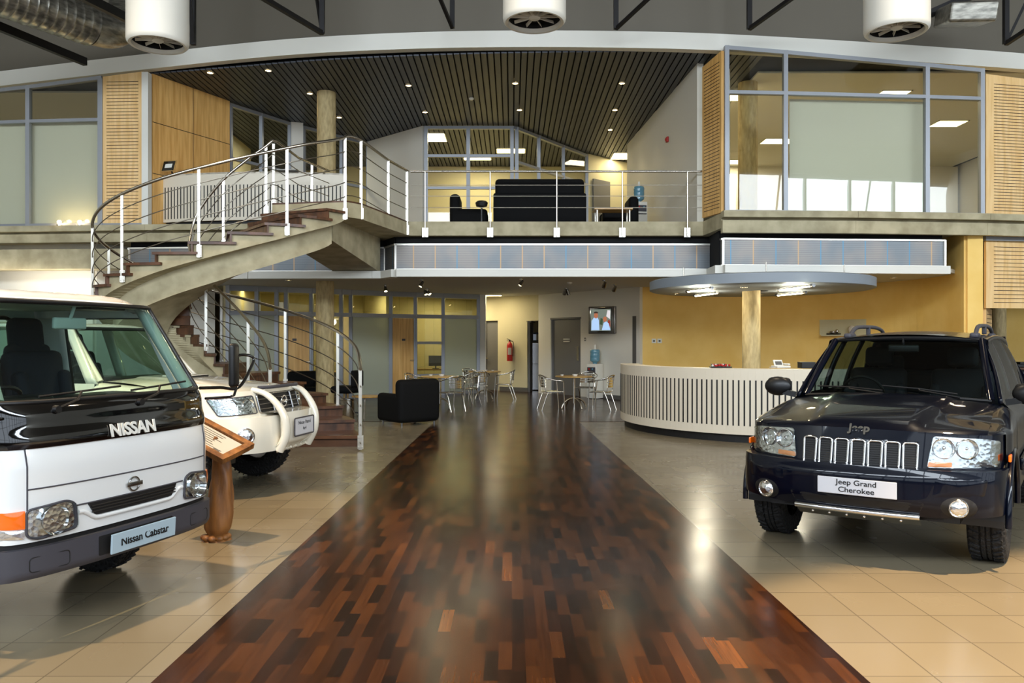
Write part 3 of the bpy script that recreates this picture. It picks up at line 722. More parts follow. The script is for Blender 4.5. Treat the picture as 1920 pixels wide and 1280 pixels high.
def seat(parent, loc, w=.52, h=.62, m='seat_cloth', rest=True, tilt=.22):
    s = MB(); s.rbox((loc[0]+.22, loc[1], loc[2]), (.52, w, .16), .05)
    M = Matrix.Rotation(-tilt, 3, 'Y')
    s.rbox((loc[0]-.10, loc[1], loc[2]+h/2+.02), (.14, w, h), .06, rot=M)
    s.rbox((loc[0]-.02, loc[1]-w/2+.05, loc[2]+h/2-.05), (.12, .09, h*.75), .04, rot=M); s.rbox((loc[0]-.02, loc[1]+w/2-.05, loc[2]+h/2-.05), (.12, .09, h*.75), .04, rot=M)
    o = s.build('seat', m, parent, smooth=50)
    if rest:
        r = MB(); r.rbox((loc[0]-.10-math.sin(tilt)*(h*.5+.12), loc[1], loc[2]+h+.13), (.11, .27, .20), .05, rot=M)
        r.cyl((loc[0]-.19, loc[1]-.06, loc[2]+h-.03), (loc[0]-.20, loc[1]-.06, loc[2]+h+.1), .007, 8); r.cyl((loc[0]-.19, loc[1]+.06, loc[2]+h-.03), (loc[0]-.20, loc[1]+.06, loc[2]+h+.1), .007, 8)
        r.build('headrest', m, o, smooth=50)
    return o
def steering(parent, loc, r=.19, tilt=.45):
    M = Matrix.Rotation(tilt, 3, 'Y'); s = MB(); c = Vector(loc)
    pts = [c+M@Vector((0, r*math.cos(a), r*math.sin(a))) for a in [2*PI*k/32 for k in range(32)]]
    s.tube(pts, .014, 8, closed=True)
    for a in (PI/2+PI, .25, PI-.25): s.bar(c, c+M@Vector((0, r*math.cos(a), r*math.sin(a))), .035, .012, up=(1, 0, 0))
    s.rbox(c, (.05, .14, .12), .02, rot=M); s.cyl(c, c+Vector((.35, 0, -.12)), .03, 10)
    return s.build('steering_wheel', 'black_plastic', parent, smooth=40)
def body_side(parent, name, m, W, zb, zt, x0, x1, sgn, nx=70, nz=10, bulge=.0, solid=.012):
    """side skin from x0 back to x1, bottom edge zb(x), top edge zt(x), half width W(x,z)"""
    g = MB(); g.grid(lambda u, v: (lambda x: (x, sgn*W(x, zb(x)+(zt(x)-zb(x))*v), zb(x)+(zt(x)-zb(x))*v))(x0+(x1-x0)*u), nx, nz)
    return g.build(name, m, parent, smooth=40)
def lampbowl(parent, c, nrm, r, name='reflector_bowl'):
    """round reflector opening along nrm"""
    nrm = Vector(nrm).normalized(); q = Vector((0, 0, 1)).cross(nrm).normalized(); p = nrm.cross(q)
    M = Matrix((q, p, nrm)).transposed(); m = MB(); t = MB()
    t.lathe([(r, 0), (r*.96, -.008), (r*.8, -.03), (r*.5, -.055), (r*.22, -.06), (r*.2, -.03), (.001, -.02)], 28)
    m.add([Vector(c)+M@Vector(v) for v in t.v], t.f)
    return m.build(name, 'chrome', parent, smooth=40)
def ringtube(m, outline, fn, off, r):
    m.tube([fn(a, b, off) for a, b in outline], r, 8, closed=True)

# ---------------------------------------------------------------- navy four wheel drive
def build_jeep():
    T = thing('four_wheel_drive_car', 'dark navy four wheel drive car with chrome seven slot grille, parked on the right', 'car', (2.90, 6.34, 0), math.radians(-125.5))
    T.scale = (.985,)*3
    P = 'paint_navy'
    def Ff(y, z): return SUP(y, .90, .22, .715-(z-.72)*.22, 3.0, .06)
    def Fb(y, z):
        xf = .80+.055*smoother(.36, .52, z)-.03*smoother(.66, .74, z)
        return SUP(y, .925, .36, xf, 3.0, .05)
    # fascia around grille and lamps
    g = MB(); g.grid(lambda u, v: (lambda y, z: (Ff(y, z), y, z))(-.90+1.8*u, .70+(.985-.02*abs(-1+2*u)**2-.70)*v), 60, 8)
    g.build('front_panel', P, T, smooth=40)
    # hood: raised middle, two creases running back from the grille
    def hz(x, y, u):
        base = .985-.02*(y/.9)**2+(.175)*(1-(1-u)**1.6)
        k = .36+.12*u
        b = .022*(1-smoother(k-.05, k+.03, abs(y)))*smoother(0, .15, u)
        return base-.035*abs(y/.8)**3*smoother(0, .4, u)+b
    def hood(u, v):
        w_ = .80-.03*u; y = -w_+2*w_*v; xa = Ff(y, .985)-.005; xc = -.50-.10*(y/.78)**2
        x = xa+(xc-xa)*u
        z = hz(x, y, u)-.02*(1-smoother(0, .06, u))
        return (x, y, z)
    g = MB(); g.grid(hood, 30, 48); g.build('hood', P, T, smooth=50)
    arch_r = .455
    def zb(x):
        d = abs(x); a = .37+math.sqrt(max(0, arch_r**2-d*d)) if d < arch_r else 0
        d2 = abs(x+2.69); a2 = .37+math.sqrt(max(0, arch_r**2-d2*d2)) if d2 < arch_r else 0
        return max(.36 if x < .4 else .40, a, a2)
    def belt(x): return 1.10+.04*smoother(0, -1.0, x) if x < 0 else 1.10-.13*(x/.6)**1.3
    def Wd(x, z):
        wb = .915+.015*math.exp(-((abs(x)-.0)/.5)**4)+.015*math.exp(-(abs(x+2.69)/.5)**4)
        top = belt(x); t = smoother(top-.16, top, z); wide = wb-.10*t*t-.015*smoother(.6, .3, z)
        if x > .10: wide = min(wide, wb+(.895-wb)*smoother(.10, .30, x))
        return wide
    def ypan(x):
        lo, hi = .3, .9
        for _ in range(30):
            m_ = (lo+hi)/2
            if Ff(m_, .86) > x: lo = m_
            else: hi = m_
        return lo
    for sg in (-1, 1):
        def cap(u, v, sg=sg):
            x = .66-.40*u; uu = max(0, (Ff(.8, .985)-x)/(Ff(.8, .985)+.56)); we = min(.80-.03*uu, ypan(x)-.002); zt = hz(x, we, uu)-.002; yo = max(we, ypan(x)); t = v*PI/2
            zo = .985-.02*(yo/.9)**2; return (x, sg*(we+(yo-we)*math.sin(t)), zt+(zo-zt)*(1-math.cos(t)))
        g = MB(); g.grid(cap, 20, 8); g.build('wing_cap', P, T, smooth=50)
        # front wing: from hood edge, over the shoulder, down to the arch
        def wing(u, v, sg=sg):
            x = .27-.91*u; drop = .045+.085*smoother(.27, -.35, x)
            uu = max(0, min(1, (Ff(.8, .985)-x)/(Ff(.8, .985)+.56)))
            we = .80-.03*uu; zt = hz(x, we, uu)-.004
            if v < .3:
                t = v/.3*PI/2; wo = Wd(x, .8)
                return (x, sg*(we+(wo-we)*math.sin(t)), zt-drop*(1-math.cos(t)))
            t = (v-.3)/.7; z = (zt-drop)+(zb(x)-(zt-drop))*t
            return (x, sg*Wd(x, min(z, .8)), z)
        g = MB(); g.grid(wing, 60, 22); g.build('wing', P, T, smooth=45)
        # doors and rear quarter
        body_side(T, 'side_panel', P, Wd, zb, belt, -.64, -3.68, sg, nx=90)
        # black arch flare
        for xc in (0, -2.69):
            a = MB(); ang = [math.radians(k) for k in range(-5, 186, 6)]
            o = [Vector((xc+arch_r*math.cos(t), sg*.925, .37+arch_r*math.sin(t))) for t in ang]
            a.tube(o, .022, 8); a.build('wheel_arch_trim', P, T, smooth=50)
        # side rub strip
        a = MB(); a.rbox((-1.75, sg*.935, .62), (1.9, .03, .10), .012); a.build('rubbing_strip', P, T, smooth=40)
        # inner arch
        for xc in (0, -2.69):
            a = MB(); a.lathe([(arch_r, .55), (arch_r, .90)], 32, 'Y', (xc, 0, .37), -.1, PI+.1)
            if sg < 0: a.v = [(v[0], -v[1], v[2]) for v in a.v]
            a.build('arch_liner', 'black_plastic', T)
    # underside
    g = MB(); g.box((-1.4, 0, .42), (4.1, 1.1, .10)); g.box((.45, 0, .40), (.4, 1.3, .08)); g.cyl((0, -.62, .36), (0, .62, .36), .05); g.cyl((-2.69, -.62, .36), (-2.69, .62, .36), .06); g.build('underbody', 'black_plastic', T)
    # bumper with lower dark opening
    g = MB(); g.grid(lambda u, v: (lambda y, z: (Fb(y, z), y, z))(-.925+1.85*u, (.40+.03*abs(-1+2*u)**2)+(.735-.40-.03*abs(-1+2*u)**2)*v), 70, 16)
    g.grid(lambda u, v: (lambda y: (Fb(y, .735)-.0-.12*v, y*(1-.02*v), .735-.004*v))(-.925+1.85*u), 70, 2)
    bp = g.build('bumper', P, T, smooth=40)
    def fb(a, b, off): return Vector((Fb(a, b)+off, a, b))
    m = MB(); m.patch(roundpoly([(-.42, .435), (.42, .435), (.46, .515), (-.46, .515)], .03), fb, 4, .002, .01); m.build('air_intake', 'slot_black', bp, smooth=60)
    for y0_ in (-.74, .56):
        pass
    for sg in (-1, 1):
        cy = sg*.655
        m = MB(); m.patch([(cy+.085*math.cos(t)*1.25, .49+.075*math.sin(t)) for t in [2*PI*k/28 for k in range(28)]], fb, 4, .006, .01); m.build('lamp_recess', 'slot_black', bp, smooth=60)
        nx_ = Vector((1, sg*.28, 0)).normalized()
        fo = MB(); tmp = MB(); tmp.lathe([(.001, .022), (.035, .018), (.052, .006), (.058, .010), (.064, .004), (.066, -.01)], 28)
        q = Vector((0, 0, 1)).cross(nx_).normalized(); M = Matrix((q, nx_.cross(q), nx_)).transposed()
        fo.add([fb(cy, .49, .008)+M@Vector(v) for v in tmp.v], tmp.f)
        fo.build('fog_lamp', 'reflector', T, smooth=40)
    m = MB(); m.tube([fb(y, .405, .012) for y in [-.42+.84*k/24 for k in range(25)]], .022, 12); m.build('chrome_trim', 'chrome', bp, smooth=60)['label'] = 'chrome strip under the bumper'
    m = MB(); m.grid(lambda u, v: (lambda y: (Fb(y, .39)+.0-.10*v, y, .385-.06*v))(-.42+.84*u), 20, 2); m.build('skid_plate', 'chrome_dull', bp, smooth=60)
    m = MB()
    for k in range(6): m.ball((Fb(-.3+.12*k, .37)-.01, -.3+.12*k, .365), .011, 8)
    m.build('bolt_row', 'chrome', bp, smooth=60)
    # bumper side blocks
    for sg in (-1, 1):
        m = MB(); m.patch(roundpoly([(sg*.50, .555), (sg*.80, .57), (sg*.82, .685), (sg*.52, .685)] if sg > 0 else [(sg*.50, .555), (sg*.52, .685), (sg*.82, .685), (sg*.80, .57)], .02), fb, 4, .006, .01); m.build('bumper_pad', P, bp, smooth=60)
    # number plate board
    m = MB(); m.rbox((Fb(0, .6)+.035, .028, .587), (.012, .53, .118), .004); pl = m.build('number_plate', 'plate_white', T)
    M0 = frame((Fb(0, .6)+.0425, .028, .615), (0, 1, 0), (0, 0, 1))
    text('lettering', 'Jeep Grand', .052, 'print_black', pl, M0, .0008, .0006, 1.15)
    text('lettering', 'Cherokee', .052, 'print_black', pl, frame((Fb(0, .6)+.0425, .028, .562), (0, 1, 0), (0, 0, 1)), .0008, .0006, 1.15)
    text('badge', 'Jeep', .085, 'chrome', T, frame((Ff(0, .985)+.004, 0, .985), (0, 1, 0), (-.5, 0, .86)), .004, .003, 1.0)
    # grille: seven chrome framed slots
    def ff(a, b, off): return Vector((Ff(a, b)+off, a, b))
    gb = MB(); gb.patch(roundpoly([(-.40, .705), (.40, .705), (.415, .915), (-.415, .915)], .04), ff, 6, .004, .02); gr = gb.build('grille', P, T, smooth=60)
    for k in range(7):
        c = -.345+.115*k
        o = roundpoly([(c-.044, .718), (c+.044, .718), (c+.046, .902), (c-.046, .902)], .022)
        m = MB(); m.patch(o, lambda a, b, off: ff(a, b, off+.006), 4, 0, .0); 
        s_ = m.build('grille_slot', 'slot_black', gr)
        m = MB(); ringtube(m, o, ff, .010, .0095); m.build('chrome_surround', 'chrome', s_, smooth=60)
        m = MB()
        for j in range(11): m.tube([ff(c-.044, .73+.0158*j, .008), ff(c+.044, .73+.0158*j, .008)], .0012, 4)
        m.build('mesh_bars', 'black_plastic', s_)
    # headlamps
    for sg in (-1, 1):
        q = [(sg*.45, .738), (sg*.868, .752), (sg*.872, .925), (sg*.78, .945), (sg*.485, .958)]
        if sg < 0: q = q[::-1]
        o = roundpoly(q, .02)
        m = MB(); m.patch(o, lambda a, b, off: ff(a, b, off+.004), 6, .0, .02); h = m.build('headlight', 'reflector', T, smooth=60)
        for (yy, rr) in ((.55, .068), (.69, .068)):
            nv = Vector((1, sg*(.15 if yy < .6 else .5), .0))
            lampbowl(h, ff(sg*yy, .875, .022), nv, rr); m = MB(); rc = ff(sg*yy, .875, .022); qx = Vector((0, 0, 1)).cross(nv).normalized(); m.tube([rc+qx*rr*math.cos(t)+Vector((0, 0, rr*math.sin(t))) for t in [2*PI*k/28 for k in range(28)]], .005, 6, closed=True); m.ball(rc-nv.normalized()*.03, .018, 8); m.build('lamp_ring', 'chrome', h, smooth=60)
        q = [(sg*.455, .744), (sg*.60, .748), (sg*.60, .782), (sg*.46, .778)]
        m = MB(); m.patch(roundpoly(q if sg > 0 else q[::-1], .008), lambda a, b, off: ff(a, b, off+.012), 3, .003, .01); m.build('indicator', 'amber_pale', h, smooth=60)
        m = MB(); m.patch(o, lambda a, b, off: ff(a, b, off+.028), 6, .012, .03); m.build('lens', 'lens_glass', h, smooth=60)
        m = MB(); m.rbox((.30, sg*.925, .80), (.10, .02, .05), .008); m.build('side_repeater', 'amber', T)
    # windscreen and greenhouse
    def WS(u, v):      # u 0 base..1 top, v across
        y0_ = (-.735+1.47*v); y1_ = (-.615+1.23*v); y = y0_+(y1_-y0_)*u
        x = (-.53-.10*(y0_/.735)**2)*(1-u)+(-1.16-.06*(y1_/.615)**2)*u+.03*math.sin(PI*u)
        z = (1.165-.03*(y0_/.735)**2)*(1-u)+(1.655-.02*(y1_/.6)**2)*u
        return (x, y, z)
    g = MB(); g.grid(WS, 14, 24, .0, 1, .02, .98); g.build('windscreen', 'jeep_glass', T, smooth=60)
    g = MB()
    g.tube([WS(0, k/24) for k in range(25)], .016, 6); g.tube([WS(1, k/24) for k in range(25)], .02, 6)
    g.build('windscreen_seal', 'black_plastic', T, smooth=50)
    def roof(u, v):
        y = -.64+1.28*v; x = -1.14-2.36*u-.06*(y/.64)**2*(1-u); z = 1.665+.065*math.sin(PI*min(1, .12+u*.8))*1.0-.045*(y/.64)**2-.02*abs(y/.64)**6
        if u > .9: z -= .05*((u-.9)/.1)**2
        return (x, y, z)
    g = MB(); g.grid(roof, 30, 20); g.build('roof', P, T, smooth=50)
    for sg in (-1, 1):
        def base(x): return Vector((x, sg*Wd(x, belt(x)), belt(x)))
        def top(x):
            u = max(0, min(1, (-1.2-x)/2.36)); q = Vector(roof(u, 1 if sg > 0 else 0)); q.x = min(x, -1.16) if x < -1.16 else q.x; return q
        def pillar(xb0, xb1, xt0, xt1, dst, k=6):
            def fn(u, v):
                b = base(xb0).lerp(base(xb1), u) if abs(xb0-xb1) < .3 else base(xb0+(xb1-xb0)*u); t = top(xt0+(xt1-xt0)*u)
                p = b.lerp(t, v); p.y += sg*.02*math.sin(PI*v); return p
            dst.grid(fn, k, 10)
        for a in ((-.60, -.74, -1.14, -1.24), (-1.50, -1.62, -1.62, -1.72), (-2.42, -2.54, -2.46, -2.56), (-3.25, -3.68, -3.15, -3.5)):
            g = MB(); pillar(*a, g); g.build('window_pillar', P, T, smooth=50, solid=.03)
        m = MB(); m.tube([WS(k/12, 1 if sg > 0 else 0) for k in range(13)], .030, 8); m.build('pillar_trim', P, T, smooth=60)
        for a in ((-.74, -1.50, -1.24, -1.62), (-1.62, -2.42, -1.72, -2.46), (-2.54, -3.25, -2.56, -3.15)):
            gl = MB(); pillar(*a, gl); gl.build('side_window', 'jeep_glass', T, smooth=50)
        # drip rail along the roof side
        m = MB(); m.tube([Vector(roof(k/20, 1 if sg > 0 else 0))+Vector((0, sg*.004, .0)) for k in range(21)], .022, 8); m.build('roof_edge', P, T, smooth=60)
        # roof rail
        y = sg*.54; m = MB()
        pts = [(-1.42, y, 1.665), (-1.52, y, 1.70), (-1.68, y, 1.755), (-1.95, y, 1.775), (-2.6, y, 1.78), (-3.0, y, 1.75), (-3.18, y, 1.68)]
        m.tube(catmull(pts, 5), .020, 10); m.rbox((-1.47, y, 1.68), (.24, .07, .05), .02); m.rbox((-3.12, y, 1.69), (.22, .06, .05), .02); m.rbox((-2.3, y, 1.74), (.05, .04, .09), .01)
        m.build('roof_rail', 'dark_grey_plastic', T, smooth=60)
        # mirror
        m = MB(); c = Vector((-.66, sg*1.00, 1.205))
        m.ball(c, .125, 12, (.55, 1.0, .72)); m.rbox(c+Vector((-.035, 0, 0)), (.08, .22, .16), .04); mi = m.build('wing_mirror', 'black_plastic', T, smooth=60)
        m = MB(); m.bar(c+Vector((0, -sg*.05, -.05)), (-.68, sg*.84, 1.13), .08, .05); m.build('mirror_arm', 'black_plastic', mi)
        # wipers
    for y0_ in (-.05, .52):
        m = MB(); p0 = Vector(WS(.0, .5+y0_/1.47))+Vector((.03, 0, .012)); a = Vector(WS(.13, .5+(y0_-.60)/1.47))+Vector((.02, 0, .012)); b = Vector(WS(.05, .5+(y0_-.02)/1.47))+Vector((.02, 0, .012))
        m.tube([p0, (p0+a)/2+Vector((.01, 0, .01)), (a+b)/2+Vector((.01, 0, .01))], .008, 6); m.tube([a, (a+b)/2+Vector((.012, 0, .01)), b], .008, 6)
        m.build('wiper', 'black_plastic', T, smooth=50)
    # tail, cabin
    g = MB(); g.grid(lambda u, v: (-3.68+.22*smoother(.45, 1, v)-.05*(2*u-1)**2, (2*u-1)*(.90-.26*smoother(.45, 1, v)), .40+1.28*v), 16, 16); g.build('tailgate', P, T, smooth=50)
    g = MB(); g.rbox((-.98, 0, 1.02), (.60, 1.40, .22), .07); g.rbox((-.80, 0, .90), (.5, 1.5, .3), .05); g.build('dashboard', 'black_plastic', T, smooth=50)
    g = MB(); g.box((-2.2, 0, .55), (2.9, 1.6, .08)); g.build('cabin_floor', 'dark_grey_plastic', T); g = MB(); g.grid(lambda u, v: (lambda q: (q[0], q[1]*.97, q[2]-.03))(roof(u, v)), 12, 12); g.build('cabin_lining', 'dark_grey_plastic', T)
    steering(T, (-1.30, -.38, 1.12), .185, .4)
    seat(T, (-1.85, -.38, .72), .54, .62, 'seat_navy'); seat(T, (-1.85, .38, .72), .54, .62, 'seat_navy')
    g = MB(); g.rbox((-2.85, 0, 1.0), (.16, 1.35, .62), .06); g.rbox((-2.9, -.42, 1.38), (.1, .27, .18), .05); g.rbox((-2.9, .42, 1.38), (.1, .27, .18), .05); g.build('rear_bench', 'seat_navy', T, smooth=50)
    g = MB(); g.rbox((-1.12, 0, 1.56), (.03, .26, .07), .014); g.cyl((-1.12, 0, 1.58), (-1.10, 0, 1.65), .01, 8); g.build('rear_view_mirror', 'black_plastic', T, smooth=50)
    wheel(T, (0, .775, .37), .37, .245, .225, .0, 'chrome_dull', 1); wheel(T, (0, -.775, .37), .37, .245, .225, .0, 'chrome_dull', -1)
    wheel(T, (-2.69, .775, .37), .37, .245, .225, 0, 'chrome_dull', 1); wheel(T, (-2.69, -.775, .37), .37, .245, .225, 0, 'chrome_dull', -1)
    return T
build_jeep()

# ---------------------------------------------------------------- white cab-over truck
def build_truck():
    T = thing('light_truck', 'white cab-over light truck with black panel under the windscreen, at the far left', 'truck', (-2.25, 4.76, 0), math.radians(-18.5))
    T.scale = (.95,)*3
    P = 'paint_white'; W = .815
    def x0(z): return 0 if z < 1.0 else -.20*(z-1.0)-.0 if z < 1.33 else -.066-(z-1.33)*.60
    def F(y, z): return SUP(y, W, -.24+x0(z), x0(z)+.012, 5.0, .045)
    def f(a, b, off): return Vector((F(a, b)+off, a, b))
    def wth(z): return W-.0*z if z < 1.33 else W-(z-1.33)*.17
    # front skin (lower white)
    g = MB(); g.grid(lambda u, v: f(-W+2*W*u, .585+(1.105-.585)*v, 0), 70, 12); g.build('front_panel', P, T, smooth=40)
    # lower lip below the grille
    m = MB(); m.tube([f(y, .648+.055*smoother(.29, .40, abs(y)), .004) for y in [-.42+.84*k/30 for k in range(31)]], .014, 12); m.build('grille_surround', P, T, smooth=60)
    m = MB(); m.patch(roundpoly([(-.31, .665), (.31, .665), (.36, .742), (-.36, .742)], .012), lambda a, b, o: f(a, b, o+.012), 4, 0, .01); gr = m.build('grille', 'slot_black', T, smooth=60)
    m = MB()
    for k in range(3): m.tube([f(-.34, .687+.017*k, .016), f(0, .687+.017*k, .018), f(.34, .687+.017*k, .016)], .004, 6)
    m.build('grille_bars', 'black_plastic', gr)
    m = MB(); m.tube([f(y, .875, .001) for y in [-.705+1.41*k/30 for k in range(31)]], .0045, 6)
    m.tube([f(y, .742, .002) for y in [-.43+.86*k/30 for k in range(31)]], .005, 6)
    for s_ in (-1, 1): m.tube([f(s_*.705, z, .001) for z in (.76, .9, 1.0, 1.10)], .0045, 6)
    m.build('panel_gap', 'dark_grey_plastic', T)
    # gloss black band
    g = MB(); g.grid(lambda u, v: f(-W*.985+2*W*.985*u, 1.095+(1.335-1.095)*v, .006+.014*math.sin(PI*v)+.006*math.sin(3*PI*v)), 70, 14)
    bb = g.build('black_panel', 'gloss_black', T, smooth=50)
    m = MB()
    for k in range(7):
        a = -.60+.20*k; m.patch(roundpoly([(a-.075, 1.255), (a+.075, 1.255), (a+.06, 1.305), (a-.06, 1.305)], .01), lambda p, q, o: f(p, q, o+.012), 2, .0, .01)
    m.build('air_vents', 'slot_black', bb)
    text('lettering', 'NISSAN', .105, 'white_plastic', bb, frame(f(-.01, 1.142, .026), (0, 1, 0), (-.2, 0, 1)), .003, .0035, 1.04)
    m = MB(); c = f(-.02, .80, .012)
    m.tube([c+Vector((0, .042*math.cos(t), .042*math.sin(t))) for t in [2*PI*k/32 for k in range(32)]], .005, 8, closed=True); m.rbox(c+Vector((.004, 0, 0)), (.008, .125, .026), .003); m.build('emblem', 'chrome_dull', T, smooth=50)
    # headlights
    for s_ in (-1, 1):
        q = [(s_*.435, .62), (s_*.66, .60), (s_*.715, .62), (s_*.715, .765), (s_*.50, .785), (s_*.445, .76)]
        if s_ < 0: q = q[::-1]
        o = roundpoly(q, .03)
        m = MB(); m.patch(o, lambda a, b, k: f(a, b, k+.006), 5, 0, .02); h = m.build('headlight', 'reflector', T, smooth=60)
        lampbowl(h, f(s_*.575, .69, .03), (1, 0, 0), .085)
        m = MB(); ringtube(m, o, f, .012, .007); m.build('lamp_rim', 'dark_grey_plastic', h, smooth=60)
        m = MB(); m.patch(o, lambda a, b, k: f(a, b, k+.03), 5, .012, .03); m.build('lens', 'lens_glass', h, smooth=60)
        q = [(s_*.722, .665), (s_*.812, .672), (s_*.812, .76), (s_*.722, .765)]
        m = MB(); m.patch(roundpoly(q if s_ > 0 else q[::-1], .006), lambda a, b, k: f(a, b, k+.014), 5, .006, .02); m.build('indicator', 'amber', T, smooth=60)['label'] = 'orange indicator lens'
        q = [(s_*.722, .61), (s_*.81, .62), (s_*.81, .662), (s_*.722, .658)]
        m = MB(); m.patch(roundpoly(q if s_ > 0 else q[::-1], .006), lambda a, b, k: f(a, b, k+.010), 4, .004, .02); m.build('side_light', 'reflector', T, smooth=60)
    # dark gap then bumper
    g = MB(); g.grid(lambda u, v: f(-W*.98+2*W*.98*u, .52+.075*v, -.02), 50, 3); g.build('shadow_gap', 'slot_black', T, smooth=40)
    def Fb(y, z): return SUP(y, W+.02, -.20, .035+.0-.03*smoother(.42, .37, z), 4.5, .045)
    g = MB(); g.grid(lambda u, v: (lambda y, z: (Fb(y, z), y, z))(-(W+.02)+2*(W+.02)*u, .385+.17*v), 70, 10)
    g.grid(lambda u, v: (lambda y: (Fb(y, .555)-.1*v, y, .555))(-(W+.02)+2*(W+.02)*u), 70, 2)
    g.grid(lambda u, v: (lambda y: (Fb(y, .385)-.1*v, y, .385))(-(W+.02)+2*(W+.02)*u), 70, 2)
    bp = g.build('bumper', 'dark_grey_plastic', T, smooth=40)
    def fb(a, b, o): return Vector((Fb(a, b)+o, a, b))
    for s_ in (-1, 1):
        m = MB(); ringtube(m, rrect(s_*.60-.11, .425, s_*.60+.11, .505, .02), fb, .0, .003); m.build('lamp_blank', 'slot_black', bp)
    m = MB(); m.patch(roundpoly([(-.30, .42), (.30, .42), (.30, .535), (-.30, .535)], .01), lambda a, b, o: fb(a, b, o+.003), 3, 0, .01); m.build('plate_recess', 'slot_black', bp)
    M = Matrix.Rotation(.06, 3, 'Y'); m = MB(); m.rbox((.075, .01, .478), (.014, .525, .118), .003, rot=M); pl = m.build('number_plate', 'plate_blue', T)
    text('lettering', 'Nissan Cabstar', .064, 'print_black', pl, frame((.0835, .01, .478), (0, 1, 0), (-.06, 0, 1)), .0008, .0014, 1.0)
    # windscreen
    def WS(u, v):
        z = 1.345+(1.925-1.345)*u; w_ = wth(z)-.035; y = -w_+2*w_*v; return Vector((F(y*W/wth(z), z)-.003, y, z))
    g = MB(); g.grid(WS, 14, 30); g.build('windscreen', 'windscreen_glass', T, smooth=60)
    g = MB(); o = [WS(0, k/24) for k in range(25)]+[WS(k/12, 1) for k in range(1, 13)]+[WS(1, 1-k/24) for k in range(1, 25)]+[WS(1-k/12, 0) for k in range(1, 12)]
    g.tube(o, .016, 8, closed=True); g.build('windscreen_seal', 'black_plastic', T, smooth=60)
    # roof with shallow ribs
    def roof(u, v):
        yy = -1+2*v; wz = wth(1.93); y = yy*wz; x = (F(y*W/wz, 1.94)-.004)*(1-u)+(-1.62)*u
        z = 1.945+.06*smoother(0, .18, u)-.05*abs(yy)**5+.004*math.sin(yy*30)*smoother(.1, .3, u)
        return (x, y, z)
    g = MB(); g.grid(roof, 20, 60); g.build('roof', P, T, smooth=50, solid=.02)
    # sides: door with window opening
    for s_ in (-1, 1):
        g = MB()
        def sd(x, z): return Vector((x, s_*wth(z), z))
        def quad(a, b, c, d, nu=6, nv=6):
            g.grid(lambda u, v: sd(*(Vector(a).lerp(Vector(b), u).lerp(Vector(d).lerp(Vector(c), u), v))), nu, nv)
        xA = lambda z: x0(z)-.24
        quad((-.24, .585), (-.46, .585), (-.46, 1.26), (xA(1.26), 1.26))
        # behind: door skin with wheel arch (axle at x=-.9)
        def zb(x): d = abs(x+.95); return max(.45, .36+math.sqrt(max(0, .40**2-d*d)) if d < .40 else 0)
        g.grid(lambda u, v: (lambda x: sd(x, zb(x)+(1.26-zb(x))*v))(-.46-1.20*u), 40, 8)
        quad((xA(1.26), 1.26), (-.36, 1.26), (-.62, 1.86), (xA(1.86), 1.86)); quad((xA(1.86), 1.86), (-1.66, 1.86), (-1.66, 1.955), (xA(1.955), 1.955))
        quad((-1.36, 1.26), (-1.66, 1.26), (-1.66, 1.86), (-1.36, 1.86))
        g.build('cab_side', P, T, smooth=40, solid=.03)
        m = MB(); o = [sd(-.36, 1.26), sd(-1.36, 1.26), sd(-1.36, 1.86), sd(-.62, 1.86)]; m.tube([q for i in range(4) for q in (o[i]*.98+o[i-1]*.02 if False else o[i],)], .014, 6, closed=True); m.build('window_seal', 'black_plastic', T)
        m = MB(); m.grid(lambda u, v: sd(*(Vector((-.36, 1.26)).lerp(Vector((-1.36, 1.26)), u).lerp(Vector((-.62, 1.86)).lerp(Vector((-1.36, 1.86)), u), v))), 4, 4); m.build('side_window', 'windscreen_glass', T)
        # inner door trim
        m = MB(); m.grid(lambda u, v: (-.40-1.24*u, s_*(W-.05), .60+.66*v), 4, 4); m.build('door_trim', 'black_plastic', T, solid=.02)
        m = MB(); m.rbox((-.33, s_*(wth(1.6)-.03), 1.58), (.05, .04, .02), .008); m.build('quarter_bracket', 'black_plastic', T)
        # inner pillar lining
        m = MB(); m.tube([Vector(WS(k/8, 1 if s_ > 0 else 0))+Vector((-.05, -s_*.03, 0)) for k in range(9)], .042, 8); m.build('pillar_lining', 'cab_interior', T, smooth=60)
        # mirror on a bent tubular arm
        m = MB(); a = Vector((-.17, s_*(W-.01), 1.345)); a2 = Vector((-.12, s_*(W-.01), 1.27))
        p1 = Vector((-.10, s_*1.16, 1.335)); p2 = Vector((-.10, s_*1.33, 1.52)); p3 = Vector((-.14, s_*1.27, 1.58))
        m.tube(catmull([a, a.lerp(p1, .5), p1, p2, Vector((-.11, s_*1.325, 1.565)), p3, Vector((-.15, s_*1.20, 1.575))], 6), .012, 8)
        m.tube([a2, a2.lerp(Vector((-.10, s_*1.08, 1.265)), .9), Vector((-.10, s_*1.10, 1.275)), Vector((-.10, s_*1.13, 1.335))], .010, 8)
        arm = m.build('mirror_arm', 'gloss_black', T, smooth=60)
        m = MB(); m.rbox((-.16, s_*1.175, 1.50), (.05, .115, .34), .03, rz=s_*.15, seg=4); m.build('mirror_head', 'black_plastic', arm, smooth=60)
        m = MB()
    # rear wall with window
    g = MB(); z0, z1 = .60, 1.96; xr = -1.64
    ow = (-.50, .50, 1.38, 1.80)
    for (a0, a1, b0, b1) in ((-.80, -.5, z0, z1), (.5, .78, z0, z1), (-.5, .5, z0, 1.54), (-.5, .5, 1.86, z1)): g.box((xr, (a0+a1)/2, (b0+b1)/2), (.03, a1-a0, b1-b0))
    g.build('rear_wall', 'cab_interior', T)
